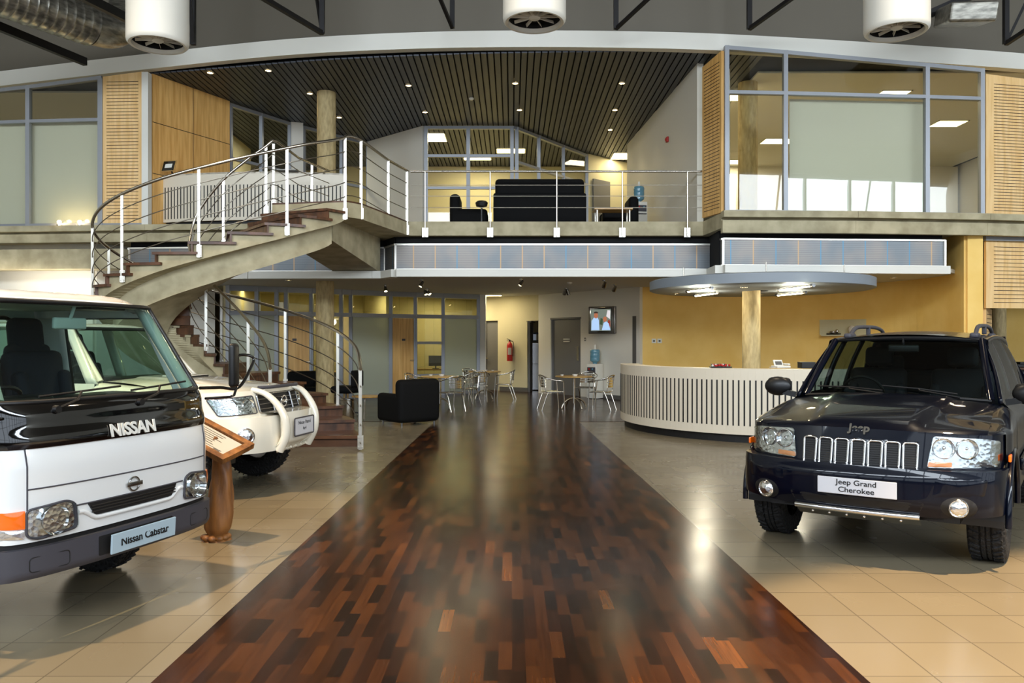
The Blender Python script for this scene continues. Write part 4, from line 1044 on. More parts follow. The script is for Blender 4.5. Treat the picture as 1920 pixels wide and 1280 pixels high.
    m = MB(); m.tube([(xr+.02, a, b) for a, b in rrect(-.50, 1.54, .50, 1.86, .07)], .016, 8, closed=True); m.build('rear_window_seal', 'black_plastic', T)
    m = MB(); m.box((xr, 0, 1.70), (.006, 1.0, .32)); m.build('rear_window', 'windscreen_glass', T)
    # cabin
    g = MB(); g.rbox((-.50, 0, 1.20), (.46, 1.50, .20), .06); g.rbox((-.42, 0, 1.0), (.3, 1.5, .4), .05); g.rbox((-.62, -.36, 1.31), (.22, .5, .08), .03); g.rbox((-.62, .30, 1.30), (.26, .55, .06), .03); g.build('dashboard', 'black_plastic', T, smooth=50)
    g = MB(); g.box((-.95, 0, .62), (1.35, 1.5, .06)); g.build('cabin_floor', 'cab_interior', T); g = MB(); g.box((-1.1, 0, 1.925), (1.0, 1.35, .02)); g.build('cabin_lining', 'cab_interior', T)
    steering(T, (-.80, -.36, 1.28), .20, .9)
    seat(T, (-1.24, -.42, .98), .46, .62, 'seat_cloth', rest=False, tilt=.15); seat(T, (-1.24, .46, .98), .46, .62, 'seat_cloth', rest=False, tilt=.15); 
    for yy in (-.42, .46):
        m = MB(); m.rbox((-1.44, yy, 1.70), (.12, .27, .32), .06, rot=Matrix.Rotation(-.12, 3, 'Y')); m.rbox((-1.42, yy, 1.58), (.12, .36, .18), .06, rot=Matrix.Rotation(-.12, 3, 'Y')); m.build('headrest', 'seat_cloth', T, smooth=50)
    g = MB(); g.rbox((-1.08, .02, .98), (.52, .40, .16), .05); g.rbox((-1.42, .02, 1.30), (.14, .40, .56), .06, rot=Matrix.Rotation(-.2, 3, 'Y')); g.build('bench_seat', 'seat_cloth', T, smooth=50)
    g = MB(); g.rbox((-.50, -.02, 1.80), (.03, .25, .075), .012); g.cyl((-.50, -.02, 1.82), (-.45, -.02, 1.93), .012, 8); g.build('rear_view_mirror', 'cab_interior', T, smooth=50)
    g = MB(); g.rbox((-.62, .33, 1.915), (.18, .30, .03), .01); g.build('sun_visor', 'dark_grey_plastic', T)
    for (ya, yb, yp) in ((-.62, -.02, -.30), (.02, .60, .30)):
        g = MB(); a = f(ya+.02, 1.36, .012); b = f(yb, 1.43, .012); p = f(yp-.22, 1.30, .02)
        g.tube([f(ya+.03, 1.375, .012), f((ya+yb)/2, 1.39, .014), f(yb, 1.405, .012)], .007, 6); g.tube([p, f((ya+yb)/2-.05, 1.345, .02), f((ya+yb)/2, 1.39, .018)], .008, 6); g.cyl(p-Vector((.02, 0, 0)), p+Vector((.02, 0, 0)), .022, 12)
        g.build('wiper', 'black_plastic', T, smooth=50)
    # chassis, load bed, wheels
    g = MB(); g.box((-2.4, .36, .52), (3.6, .08, .14)); g.box((-2.4, -.36, .52), (3.6, .08, .14)); g.cyl((-.95, -.6, .36), (-.95, .6, .36), .05); g.box((-.6, 0, .5), (.9, 1.1, .2)); g.build('chassis', 'black_plastic', T)
    g = MB(); g.box((-3.25, 0, .80), (2.9, 1.62, .08)); g.box((-3.25, .80, 1.0), (2.9, .04, .34)); g.box((-3.25, -.80, 1.0), (2.9, .04, .34)); g.box((-4.68, 0, 1.0), (.04, 1.62, .34)); g.box((-1.82, 0, 1.0), (.04, 1.62, .34)); g.build('load_bed', P, T)
    for s_ in (-1, 1):
        wheel(T, (-.95, s_*.66, .34), .34, .20, .19, 0, 'chrome_dull', s_); wheel(T, (-3.3, s_*.62, .34), .34, .22, .19, 0, 'chrome_dull', s_)
    return T
build_truck()

# ---------------------------------------------------------------- cream white off-roader
def build_patrol():
    T = thing('off_road_car', 'pearl white off-road car with nudge guard, parked behind the white truck', 'car', (-3.23, 8.87, 0), math.radians(-11))
    P = 'paint_cream'
    cr = [(0, .75), (.30, .735), (.45, .705), (.60, .655), (.72, .575), (.82, .44), (.89, .25), (.93, 0), (.94, -.2)]
    def plan(y, k=0.0):
        a = abs(y)
        for i in range(len(cr)-1):
            if a <= cr[i+1][0]:
                t = (a-cr[i][0])/(cr[i+1][0]-cr[i][0]); return cr[i][1]+(cr[i+1][1]-cr[i][1])*t
        return cr[-1][1]
    # path along the front in plan, s in [-1,1]
    full = catmull([(x, y, 0) for y, x in cr], 8); NP = len(full)-1
    def path(s, xo=0, wo=1.0):
        t = abs(s)*NP; i = min(int(t), NP-1); p = full[i].lerp(full[i+1], t-i)
        return Vector((p.x+xo, (1 if s > 0 else -1)*p.y*wo, 0))
    def nrm(s):
        a = path(max(-1, s-.01)); b = path(min(1, s+.01)); d = (b-a).normalized(); return Vector((d.y, -d.x, 0))
    def fu(s, z, off=0):
        p = path(s, -(z-.85)*.28)+nrm(s)*off; p.z = z; return p
    def fbm(s, z, off=0):
        p = path(s, .12+.02*math.sin(PI*(z-.45)/.4), 1.015)+nrm(s)*off; p.z = z; return p
    def s_of_y(y):
        lo, hi = 0, 1
        for _ in range(30):
            m_ = (lo+hi)/2
            if abs(path(m_).y) < abs(y): lo = m_
            else: hi = m_
        return lo*(1 if y > 0 else -1)
    g = MB(); g.grid(lambda u, v: fu(-1+2*u, .80+.29*v-.03*abs(-1+2*u)**3*v), 90, 8); g.build('front_panel', P, T, smooth=50)
    g = MB(); g.grid(lambda u, v: fbm(-1+2*u, (.46+.03*abs(-1+2*u)**2)+(.83-.46-.03*abs(-1+2*u)**2)*v), 90, 12)
    g.grid(lambda u, v: fbm(-1+2*u, .83)*(1-.0)+Vector((-.14*v, 0, .0))-nrm(-1+2*u)*.02*v, 90, 2); bp = g.build('bumper', P, T, smooth=50)
    # hood
    def hood(u, v):
        yy = -1+2*v; p = fu(yy*.80, 1.085); y = p.y; xa = p.x; xb = -.72-.10*yy*yy; x = xa+(xb-xa)*u
        yb = yy*.80; y = y+(yb-y)*smoother(0, .5, u)
        z = 1.07-.03*yy*yy+.145*(1-(1-u)**1.8)+.012*(1-smoother(.45, .55, abs(yy)))*smoother(.02, .2, u)
        return (x, y, z)
    g = MB(); g.grid(hood, 26, 40); g.build('hood', P, T, smooth=50)
    m = MB(); sc = Vector((-.42, -.02, 1.205)); m.rbox(sc, (.34, .42, .05), .024, seg=3); h = m.build('bonnet_scoop', P, T, smooth=60)
    m = MB(); m.box(sc+Vector((.155, 0, .004)), (.05, .34, .03)); m.build('scoop_opening', 'slot_black', h)
    def zb(x):
        r = .0
        for xc in (0, -2.97):
            d = abs(x-xc)
            if d < .47: r = max(r, .39+math.sqrt(.47**2-d*d))
        return max(.46, r)
    for s_ in (-1, 1):
        def wing(u, v, s_=s_):
            x = .26-1.12*u; p = Vector(hood(max(0, min(1, (.50-x)/1.25)), 1 if s_ > 0 else 0)); ye = abs(p.y); zt = 1.085+.09*u
            if v < .3:
                t = v/.3*PI/2; return (x, s_*(min(ye, .80)+(.94-min(ye, .80))*math.sin(t)), zt-.10*(1-math.cos(t)))
            t = (v-.3)/.7; return (x, s_*.94, (zt-.10)+(zb(x)-(zt-.10))*t)
        g = MB(); g.grid(wing, 50, 18); g.build('wing', P, T, smooth=45)
        g = MB(); g.grid(lambda u, v: (lambda x: (x, s_*(.94-.03*smoother(.9, 1.17, zb(x)+(1.17-zb(x))*v)), zb(x)+(1.17-zb(x))*v))(-.86-3.2*u), 80, 8); g.build('side_panel', P, T, smooth=45)
        for (a, b, c, d) in ((-.84, -.96, -1.30, -1.40), (-1.85, -1.97, -1.9, -2.02), (-2.85, -3.0, -2.85, -3.0), (-3.85, -4.06, -3.8, -3.98)):
            g = MB(); g.grid(lambda u, v: Vector((a+(b-a)*u, s_*.91, 1.17)).lerp(Vector((c+(d-c)*u, s_*.70, 1.76)), v), 3, 8); g.build('window_pillar', P, T, smooth=40, solid=.04)
        for (a, b, c, d) in ((-.96, -1.85, -1.40, -1.9), (-1.97, -2.85, -2.02, -2.85), (-3.0, -3.85, -3.0, -3.8)):
            g = MB(); g.grid(lambda u, v: Vector((a+(b-a)*u, s_*.905, 1.17)).lerp(Vector((c+(d-c)*u, s_*.70, 1.76)), v), 3, 8); g.build('side_window', 'windscreen_glass', T)
        for xc in (0, -2.97):
            g = MB(); g.lathe([(.47, .5), (.47, .93)], 32, 'Y', (xc, 0, .39), -.1, PI+.1)
            if s_ < 0: g.v = [(v[0], -v[1], v[2]) for v in g.v]
            g.build('arch_liner', 'black_plastic', T)
        # headlight wraps the corner
        sa, sb = abs(s_of_y(.47)), abs(s_of_y(.83))
        o = roundpoly([(sa, .86), (sb-.03, .85), (sb+.02, 1.02), (sa+.01, 1.04)], .02); fn = lambda a, b, off: fu(s_*a, b, off+.004)
        m = MB(); m.patch(o, fn, 6, 0, .02); hl = m.build('headlight', 'reflector', T, smooth=60)
        for yy in (.56, .73):
            q = abs(s_of_y(yy)); lampbowl(hl, fu(s_*q, .945, .014), nrm(s_*q), .07)
        m = MB(); m.patch(o, lambda a, b, off: fu(s_*a, b, off+.022), 6, .010, .03); m.build('lens', 'lens_glass', hl, smooth=60)
        m = MB(); ringtube(m, o, lambda a, b, off: fu(s_*a, b, off), .006, .006); m.build('lamp_rim', 'dark_grey_plastic', hl, smooth=60)
        # fog lamp
        q = abs(s_of_y(.72)); nn = nrm(s_*q); c = fbm(s_*q, .645, .004); qx = Vector((0, 0, 1)).cross(nn).normalized(); M = Matrix((qx, nn.cross(qx), nn)).transposed()
        tmp = MB(); tmp.lathe([(.001, .012), (.05, .008), (.07, .0), (.078, .008), (.088, .004), (.09, -.01)], 28); m = MB(); m.add([c+M@Vector(v) for v in tmp.v], tmp.f); m.build('fog_lamp', 'reflector', T, smooth=40)
        # nudge guard upright
        m = MB(); pts = [(.62, s_*.43, 1.10), (.76, s_*.41, 1.055), (.88, s_*.38, .94), (.95, s_*.36, .80), (.95, s_*.34, .62), (.87, s_*.33, .46)]
        cc = catmull(pts, 5)
        for i in range(len(cc)-1):
            pass
        def up(u, v):
            t = u*(len(cc)-1); i = min(int(t), len(cc)-2); p = cc[i].lerp(cc[i+1], t-i); d = (cc[i+1]-cc[i]).normalized(); nn_ = Vector((0, 1, 0)); k = d.cross(nn_)
            a = 2*PI*v; return p+nn_*.036*math.cos(a)*(1+.6*u)+k*.045*math.sin(a)*(.6+u*.5)
        m.grid(up, 30, 14); m.build('nudge_guard_upright', P, T, smooth=60)
    m = MB(); m.tube(catmull([(.68, -.42, 1.12), (.76, -.28, 1.12), (.79, 0, 1.125), (.76, .28, 1.12), (.68, .42, 1.12)], 6), .018, 10); m.build('nudge_guard_top_bar', 'dark_grey_plastic', T, smooth=60)
    m = MB(); m.grid(lambda u, v: (.97-.06*(2*u-1)**2+.01*math.sin(PI*v)-.10*smoother(.25, 0, v), -.39+.78*u, .46+.40*v), 16, 12); m.grid(lambda u, v: (.97-.06*(2*u-1)**2-.20*v, -.39+.78*u, .86), 16, 3); ng = m.build('nudge_guard_panel', P, T, smooth=50)
    m = MB()
    for k in range(5): m.bar((.90, -.24+.12*k, .475), (.80, -.24+.12*k, .43), .03, .02)
    m.build('guard_slats', P, ng)
    m = MB(); m.rbox((.992, 0, .69), (.012, .44, .17), .004); pl = m.build('number_plate', 'plate_white', T)
    m = MB(); m.tube([(.996, a, b) for a, b in rrect(-.23, .595, .23, .785, .02)], .007, 6, closed=True); m.build('plate_frame', 'dark_grey_plastic', pl)
    text('lettering', 'Nissan Patrol', .055, 'print_black', pl, frame((.9995, 0, .73), (0, 1, 0), (0, 0, 1)), .0006, 0, 1.0)
    text('lettering', '4x4', .055, 'print_black', pl, frame((.9995, 0, .665), (0, 1, 0), (0, 0, 1)), .0006, 0, 1.0)
    # grille
    sg = s_of_y(.44)
    o = roundpoly([(-sg, .86), (sg, .86), (sg*.98, 1.05), (-sg*.98, 1.05)], .03)
    m = MB(); m.patch(o, lambda a, b, off: fu(a, b, off+.006), 5, 0, .01); gr = m.build('grille', 'slot_black', T, smooth=60)
    m = MB()
    for z in (.90, .95, 1.0):
        m.tube([fu(sg*k/6, z, .014) for k in range(-6, 7)], .006, 6)
    m.build('grille_bars', 'chrome_dull', gr, smooth=50)
    m = MB(); ringtube(m, o, fu, .012, .012)
    for k in (-.36, .36): m.tube([fu(sg*k, .865, .02), fu(sg*k, 1.045, .02)], .014, 8)
    m.build('chrome_surround', 'chrome_dull', gr, smooth=50)
    m = MB(); c = fu(0, .955, .035); m.tube([c+Vector((0, .058*math.cos(t), .058*math.sin(t))) for t in [2*PI*k/32 for k in range(32)]], .008, 8, closed=True); m.rbox(c, (.014, .15, .03), .004); m.build('emblem', 'chrome', gr, smooth=50)
    # windscreen, roof, cabin
    def WS(u, v):
        y0_ = -.76+1.52*v; y1_ = -.64+1.28*v; return Vector((-.74-.12*(y0_/.76)**2, y0_, 1.20-.02*(y0_/.76)**2)).lerp(Vector((-1.24-.08*(y1_/.64)**2, y1_, 1.74)), u)
    g = MB(); g.grid(WS, 10, 20); g.build('windscreen', 'windscreen_glass', T, smooth=60)
    g = MB(); g.tube([WS(0, k/20) for k in range(21)]+[WS(1, 1-k/20) for k in range(21)], .02, 6, closed=True); g.build('windscreen_seal', 'black_plastic', T, smooth=50)
    for q in (0, 1): g = MB(); g.tube([WS(k/8, q)+Vector((-.02, .08*q-.04, 0)) for k in range(9)], .035, 8); g.build('windscreen_pillar', P, T, smooth=60)
    g = MB(); g.grid(lambda u, v: (-1.24-2.8*u-.08*(2*v-1)**2*(1-u), -.72+1.44*v, 1.77+.06*math.sin(PI*min(1, .1+u*.8))-.04*(2*v-1)**4-.03*(1-smoother(0, .06, u))), 20, 20); g.build('roof', P, T, smooth=50, solid=.03)
    g = MB(); g.box((-4.05, 0, .85), (.04, 1.8, .66)); g.box((-4.0, 0, 1.5), (.04, 1.4, .5)); g.build('tailgate', P, T)
    g = MB(); g.box((-1.9, 0, .50), (4.0, 1.2, .12)); g.box((.35, 0, .52), (.7, 1.0, .1)); g.cyl((0, -.6, .39), (0, .6, .39), .06); g.build('underbody', 'black_plastic', T)
    g = MB(); g.rbox((-1.15, 0, 1.08), (.55, 1.5, .24), .07); g.build('dashboard', 'black_plastic', T, smooth=50)
    seat(T, (-2.0, -.4, .85), .54, .62, 'seat_navy'); seat(T, (-2.0, .4, .85), .54, .62, 'seat_navy'); steering(T, (-1.5, -.4, 1.2), .19, .5)
    for s_ in (-1, 1):
        wheel(T, (0, s_*.79, .39), .39, .27, .215, 0, 'chrome_dull', s_); wheel(T, (-2.97, s_*.79, .39), .39, .27, .215, 0, 'chrome_dull', s_)
    return T
build_patrol()
TO = [.006, .138, .238, .323, .513, .588, .701, .799, .898, .994]
TI = [.004, .178, .375, .60, .82, .972]
# ================================================================ staircase
SO = [[-2.2, 11.62], [-2.56, 12.95], [-3.31, 14.22], [-4.43, 15.1], [-5.77, 15.47], [-6.85, 15.35], [-7.41, 14.88], [-7.47, 14.25], [-6.98, 13.73], [-5.99, 13.44], [-4.73, 13.46], [-3.65, 13.84], [-3.01, 14.58]]
SI = [[-3.55, 11.75], [-3.86, 12.5], [-4.3, 13.15], [-4.77, 13.68], [-5.24, 14.1], [-5.65, 14.42], [-5.90, 14.65], [-5.94, 14.81], [-5.86, 14.88], [-5.62, 14.86], [-5.28, 14.80], [-4.87, 14.82], [-4.46, 14.87]]
HS = 4.14; NS = 24; RH = 1.2
OC = catmull([(p[0], p[1], 0) for p in SO], 20); IC = catmull([(p[0], p[1], 0) for p in SI], 20)
def on(cv, t): u = max(0, min(1, t))*(len(cv)-1); i = min(int(u), len(cv)-2); return cv[i].lerp(cv[i+1], u-i)
ST = thing('spiral_staircase', 'curving concrete staircase with dark wood treads and stainless railings, left of the aisle', 'staircase', (-4.9, 14.2, 0), world=True)
h = HS/NS
for k in range(1, NS):
    t0, t1 = k/NS-.004, (k+1)/NS+.006
    g = MB()
    q = [on(OC, t0), on(OC, (t0+t1)/2), on(OC, t1), on(IC, t1), on(IC, (t0+t1)/2), on(IC, t0)]
    cen = sum(q, Vector())/6; q = [cen+(p-cen)*1.015 for p in q]
    g.prism([(p.x, p.y) for p in q], k*h-.045, k*h)
    a, b = on(OC, k/NS), on(IC, k/NS); g.wall([(a.x, a.y), (b.x, b.y)], (k-1)*h, k*h-.045, .03)
    # wood trim along the outer step edge
    g.build('tread', 'tread_wood', ST)
g = MB()
for k in range(1, NS):
    t0, t1 = k/NS, (k+1)/NS; n = 4
    for j in range(n):
        ta = t0+(t1-t0)*j/n; tb = t0+(t1-t0)*(j+1)/n
        def corner(t):
            o, i = on(OC, t), on(IC, t); return o.lerp(i, .035), i.lerp(o, .035)
        (oa, ia), (ob, ib) = corner(ta), corner(tb); zt = k*h-.045
        za = max(0, ta*HS-.33); zb_ = max(0, tb*HS-.33)
        g.add([(oa.x, oa.y, za), (ob.x, ob.y, zb_), (ib.x, ib.y, zb_), (ia.x, ia.y, za), (oa.x, oa.y, zt), (ob.x, ob.y, zt), (ib.x, ib.y, zt), (ia.x, ia.y, zt)],
              [(3, 2, 1, 0), (4, 5, 6, 7), (0, 1, 5, 4), (1, 2, 6, 5), (2, 3, 7, 6), (3, 0, 4, 7)])
g.build('stair_slab', 'concrete', ST)
# heavy curved spine beam under the flight
def spine(u, v):
    t = .20+.80*u; o, i = on(OC, t), on(IC, t); w_ = .30
    a = o.lerp(i, .5-w_); b = o.lerp(i, .5+w_*.8); zt = t*HS-.25; dep = .50
    c = [(a, zt), (a, zt-dep), (b, zt-dep), (b, zt), (a, zt)]
    k = min(int(v*4+1e-6), 3); f_ = v*4-k; p = c[k][0].lerp(c[k+1][0], f_); z = c[k][1]+(c[k+1][1]-c[k][1])*f_
    return (p.x, p.y, max(.0, z))
g = MB(); g.grid(spine, 70, 4); g.build('spine_beam', 'concrete', ST, smooth=35)
# landing bridge from the stair head back to the upper floor
L0, L1, L2, L3 = (-3.01, 14.58), (-2.80, 14.85), XY(768, 17.2), XY(617, 17.3)
g = MB(); g.prism([L0, L1, L2, L3, (-4.05, 16.6), (-4.46, 14.87)], Z2-.30, Z2-.03); struct(g.build('floor_landing', 'concrete'))
g = MB(); g.prism([L0, L1, L2, L3, (-4.05, 16.6), (-4.46, 14.87)], Z2-.03, Z2); struct(g.build('floor_landing_wood', 'tread_wood'))
g = MB(); g.add([(-4.2, 14.9, 3.87), (-3.3, 14.7, 3.87), (-2.9, 17.6, 3.87), (-3.9, 17.6, 3.87), (-4.2, 14.9, 3.45), (-3.3, 14.7, 3.45), (-2.9, 17.6, 3.12), (-3.9, 17.6, 3.12)], [(0, 1, 2, 3), (7, 6, 5, 4), (0, 4, 5, 1), (1, 5, 6, 2), (2, 6, 7, 3), (3, 7, 4, 0)]); struct(g.build('beam_landing', 'concrete'))
def rail_line(cv, t0, t1, dz, n=90): return [Vector((p.x, p.y, t*HS+dz)) for t in [t0+(t1-t0)*i/n for i in range(n+1)] for p in [on(cv, t)]]
def flat_post(parent, x, y, z0, z1, rz=0.0, nm='railing_post'):
    g = MB()
    g.box((x, y, (z0+z1)/2), (.048, .012, z1-z0), rz=rz)
    M = Matrix.Rotation(rz, 3, 'Z'); b = Vector((x, y, 0))+M@Vector((0, .018, 0))
    g.box((b.x, b.y, z0+.11), (.085, .022, .20), rz=rz)
    for dx in (-.025, .025):
        for dz in (.04, .18):
            p = Vector((x, y, z0+dz))+M@Vector((dx, -.004, 0)); g.cyl(p, p+M@Vector((0, -.014, 0)), .009, 8)
    return g.build(nm, 'post_metal', parent)
outer = rail_line(OC, 0, 1, RH)
land_o = [Vector((-2.93, 14.66, HS+RH+.01)), Vector((-2.80, 14.86, HS+RH)), Vector((*XY(728, 16.2), 5.27)), Vector((*XY(765, 17.1), 5.235))]
g = MB(); g.tube(outer+land_o, .027, 10); g.build('handrail', 'stainless', ST, smooth=60)
for dz in (.92, .64, .36, .10):
    g = MB(); g.tube(rail_line(OC, .0, 1, dz+.02)+[v+Vector((0, 0, dz-RH+.02)) for v in land_o], .0088, 6); g.build('rail_wire', 'wire_metal', ST, smooth=60)
inner = rail_line(IC, .0, 1, RH)
land_i = [Vector((-4.40, 15.0, HS+RH)), Vector((*XY(560, 16.1), 5.29)), Vector((*XY(617, 17.2), 5.26))]
g = MB(); g.tube(inner+land_i, .025, 10); g.build('handrail', 'stainless', ST, smooth=60)
for dz in (.92, .64, .36, .10):
    g = MB(); g.tube(rail_line(IC, .0, 1, dz+.02)+[v+Vector((0, 0, dz-RH+.02)) for v in land_i], .0088, 6); g.build('rail_wire', 'wire_metal', ST, smooth=60)
def post_on(cv, t, drop=.30, out=.02):
    p = on(cv, t); q = on(cv, min(1, t+.01)); r = on(cv, max(0, t-.01)); d = (q-r).normalized()
    z = t*HS; flat_post(ST, p.x, p.y, max(.02, z-drop), z+RH-.01, rz=0.0)
for t in TO: post_on(OC, t)
for t in TI: post_on(IC, t, .12)
for (px, Y, zr) in ((677, 14.86, 5.33), (728, 16.2, 5.26), (763, 17.05, 5.23)): x, y = XY(px, Y); flat_post(ST, x, y, Z2-.30, zr)
for (px, Y, zr) in ((513, 15.1, 5.33), (585, 16.6, 5.27)): x, y = XY(px, Y); flat_post(ST, x, y, Z2-.1, zr)
# ---- balcony railing
BR = thing('balcony_railing', 'straight stainless balcony railing in front of the upstairs sofa', 'railing', (*XY(1040, 17.08), Z2), world=True)
g = MB(); g.tube([Vector((*XY(770, 17.1), 5.235)), Vector((*XY(1316, 17.1), 5.235))], .024, 10); g.build('handrail', 'stainless', BR, smooth=60)
for z in (4.94, 4.705, 4.46):
    g = MB(); g.tube([Vector((*XY(770, 17.1), z)), Vector((*XY(1316, 17.1), z))], .0075, 6); g.build('rail_wire', 'wire_metal', BR, smooth=60)
for px in (797, 919, 1044, 1167, 1289):
    x, y = XY(px, 17.08); g = MB(); g.cyl((x, y, 3.84), (x, y, 5.22), .016, 12); o = g.build('railing_post', 'stainless', BR, smooth=60)
    g = MB(); g.box((x, y+.03, 3.93), (.13, .02, .20))
    for dx in (-.045, .045):
        for dz in (-.07, .07): g.cyl((x+dx, y+.02, 3.93+dz), (x+dx, y+.0, 3.93+dz), .013, 8)
    g.build('bracket', 'post_metal', o)

# ================================================================ roof equipment
def diffuser(px, py, lab):
    p = atz(px, py, 6.4); t = thing('air_diffuser', lab, 'air diffuser', tuple(p), 0, 'white round air diffusers hanging from the showroom roof')
    g = MB(); g.lathe([(.475, 3.6), (.475, .06), (.468, .02), (.44, -.01), (.40, -.005), (.40, .03), (.395, .06)], 48); g.build('casing', 'duct_white', t, smooth=50)
    g = MB(); g.lathe([(.001, .15), (.39, .15), (.392, .061)], 40); g.build('throat', 'void_black', t)
    g = MB()
    for k in range(10):
        a = 2*PI*k/10; M = Matrix.Rotation(a, 3, 'Z') @ Matrix.Rotation(1.25, 3, 'X'); g.box(Matrix.Rotation(a, 3, 'Z')@Vector((.23, 0, .09)), (.28, .05, .006), rot=M)
    g.build('blades', 'duct_white', t)
    g = MB(); g.lathe([(.001, .04), (.07, .045), (.09, .06), (.09, .14)], 32); g.build('hub', 'duct_white', t, smooth=50)
    return t
diffuser(296, 84, 'white round air diffuser hanging in front of the fascia at the upper left')
diffuser(1002, 42, 'white round air diffuser hanging at the top middle of the fascia')
diffuser(1681, 60, 'white round air diffuser hanging in front of the upper right room')
t = thing('spiral_duct', 'ribbed galvanised air duct under the roof at the upper left corner', 'air duct', (-8.97, 14.0, 7.5), world=True)
a = Vector((-10.3, 11.8, 7.72)); b = Vector((-8.25, 15.6, 7.78)); n = 150; g = MB()
g.tube([a.lerp(b, i/n) for i in range(n+1)], [.40+(.012 if i % 6 == 0 else 0) for i in range(n+1)], 32); g.build('duct', 'galvanised', t, smooth=40)
g = MB(); g.tube(catmull([b, b+Vector((.25, .45, .12)), b+Vector((.4, .8, .6)), b+Vector((.4, .9, 1.4))], 5), .39, 32); g.build('elbow', 'galvanised', t, smooth=40)
t = thing('air_duct', 'grey rectangular air duct end beside the right air diffuser', 'air duct', (*XY(1785, 15.3), 7.9), world=True)
g = MB(); p = at(1775, 48, 14.5); q = at(1840, 10, 15.8); g.rbox((p+q)/2, (.8, 1.5, .35), .05, rot=Matrix.Rotation(.3, 3, 'X') @ Matrix.Rotation(-.3, 3, 'Z')); g.build('duct', 'galvanised', t)
def truss(nm, lab, node, Y, ends):
    t = thing('roof_truss', lab, 'roof truss', tuple(at(*node, Y)), 0, 'dark steel roof trusses', world=True)
    p = at(*node, Y)
    g = MB(); g.bar(p, (p.x, p.y, 10.95), .09, .09); g.build('post', 'steel_dark', t)
    for (ex, ey, eY, w_) in ends:
        q = at(ex, ey, eY); q2 = p.lerp(q, 1.6)
        if q2.z > 10.9: q2 = p.lerp(q, min(1.6, (10.9-p.z)/(q.z-p.z)))
        g = MB(); g.bar(p, q2, w_, w_); g.build('strut', 'steel_dark', t)
        g = MB(); g.bar(q2, (q2.x, q2.y, 10.98), w_, w_); g.build('hanger', 'steel_dark', t)
truss('a', 'dark steel truss foot right of the left air diffuser', (362, 84), 15.8, [(352, -60, 15.2, .06)])
truss('b', 'dark steel truss with long diagonal left of the middle of the roof', (604, 62), 15.6, [(500, 0, 14.0, .08), (585, -60, 15.8, .05)])
truss('c', 'dark steel truss foot just left of the middle air diffuser', (848, 52), 15.6, [(822, -10, 14.8, .06)])
truss('d', 'dark steel truss foot right of the middle air diffuser', (1155, 54), 15.6, [(1213, 0, 14.8, .06)])
truss('e', 'dark steel truss above the upper right room, left of the right air diffuser', (1405, 54), 15.6, [(1480, 0, 14.6, .07)])
truss('f', 'dark steel truss at the upper right corner', (1886, 82), 15.8, [(1950, 40, 15.0, .08), (1935, -20, 15.6, .05)])
for lab, (a, b) in (('dark steel beam under the spiral duct at the upper left', ((-30, 38, 14.6), (160, 116, 16.9))), ('dark steel beam crossing above the spiral duct', ((140, -15, 13.6), (250, 40, 15.5))), ('dark steel beam passing behind the right air diffuser', ((1735, 30, 16.0), (1830, -12, 16.0)))):
    p, q = at(*a), at(*b); t = thing('steel_beam', lab, 'steel beam', tuple(p), world=True); g = MB(); g.bar(p, q, .10, .16); g.build('beam', 'steel_dark', t)

# ================================================================ lamps in the ceilings
def downlight(px, py, z, lab, grp, e=6, r=.055):
    p = atz(px, py, z); t = thing('downlight', lab, 'ceiling light', (p.x, p.y, z), 0, grp)
    g = MB(); g.lathe([(r, .0), (r*1.05, -.012), (r*1.35, -.010), (r*1.42, .0)], 24); g.build('trim_ring', 'stainless', t, smooth=50)
    g = MB(); g.lathe([(.001, -.004), (r, -.004)], 20); g.build('lamp', 'lamp_warm', t)
    l = lamp('downlight_glow', 'SPOT', (p.x, p.y, z-.03), e, (1.0, .82, .55), (0, 0, 0), spot_size=1.9, spot_blend=.8, shadow_soft_size=.05)
G1 = 'recessed downlights in the slatted ceiling'
for px, py, lab in [(394, 136, 'small recessed downlight in the slatted ceiling, nearest the maple wall'), (503, 132, 'small recessed downlight near the front of the slatted ceiling, left of the column'), (581, 175, 'small recessed downlight in the slatted ceiling immediately left of the column'),
    (766, 160, 'small recessed downlight in the slatted ceiling, front row, first right of the column'), (966, 156, 'small recessed downlight in the middle of the front row of the slatted ceiling'), (1166, 156, 'small recessed downlight at the right end of the front row of the slatted ceiling'),
    (797, 210, 'small recessed downlight above the left edge of the glass room'), (974, 206, 'small recessed downlight above the corner post of the glass room'), (1153, 206, 'small recessed downlight in the second row at the right'), (1144, 243, 'small recessed downlight furthest back on the right of the slatted ceiling'), (636, 220, 'small recessed downlight in the slatted ceiling immediately right of the column')]:
    downlight(px, py, ZC, lab, G1, 14, .06)
G2 = 'recessed downlights in the lower ceiling'
for px, py, lab in [(541, 525, 'round recessed downlight in the lower ceiling left of the column'), (680, 522, 'round recessed downlight in the lower ceiling right of the column'), (529, 548, 'round recessed downlight close to the office partition, left of the column')]:
    downlight(px, py, ZL, lab, G2, 9, .06)
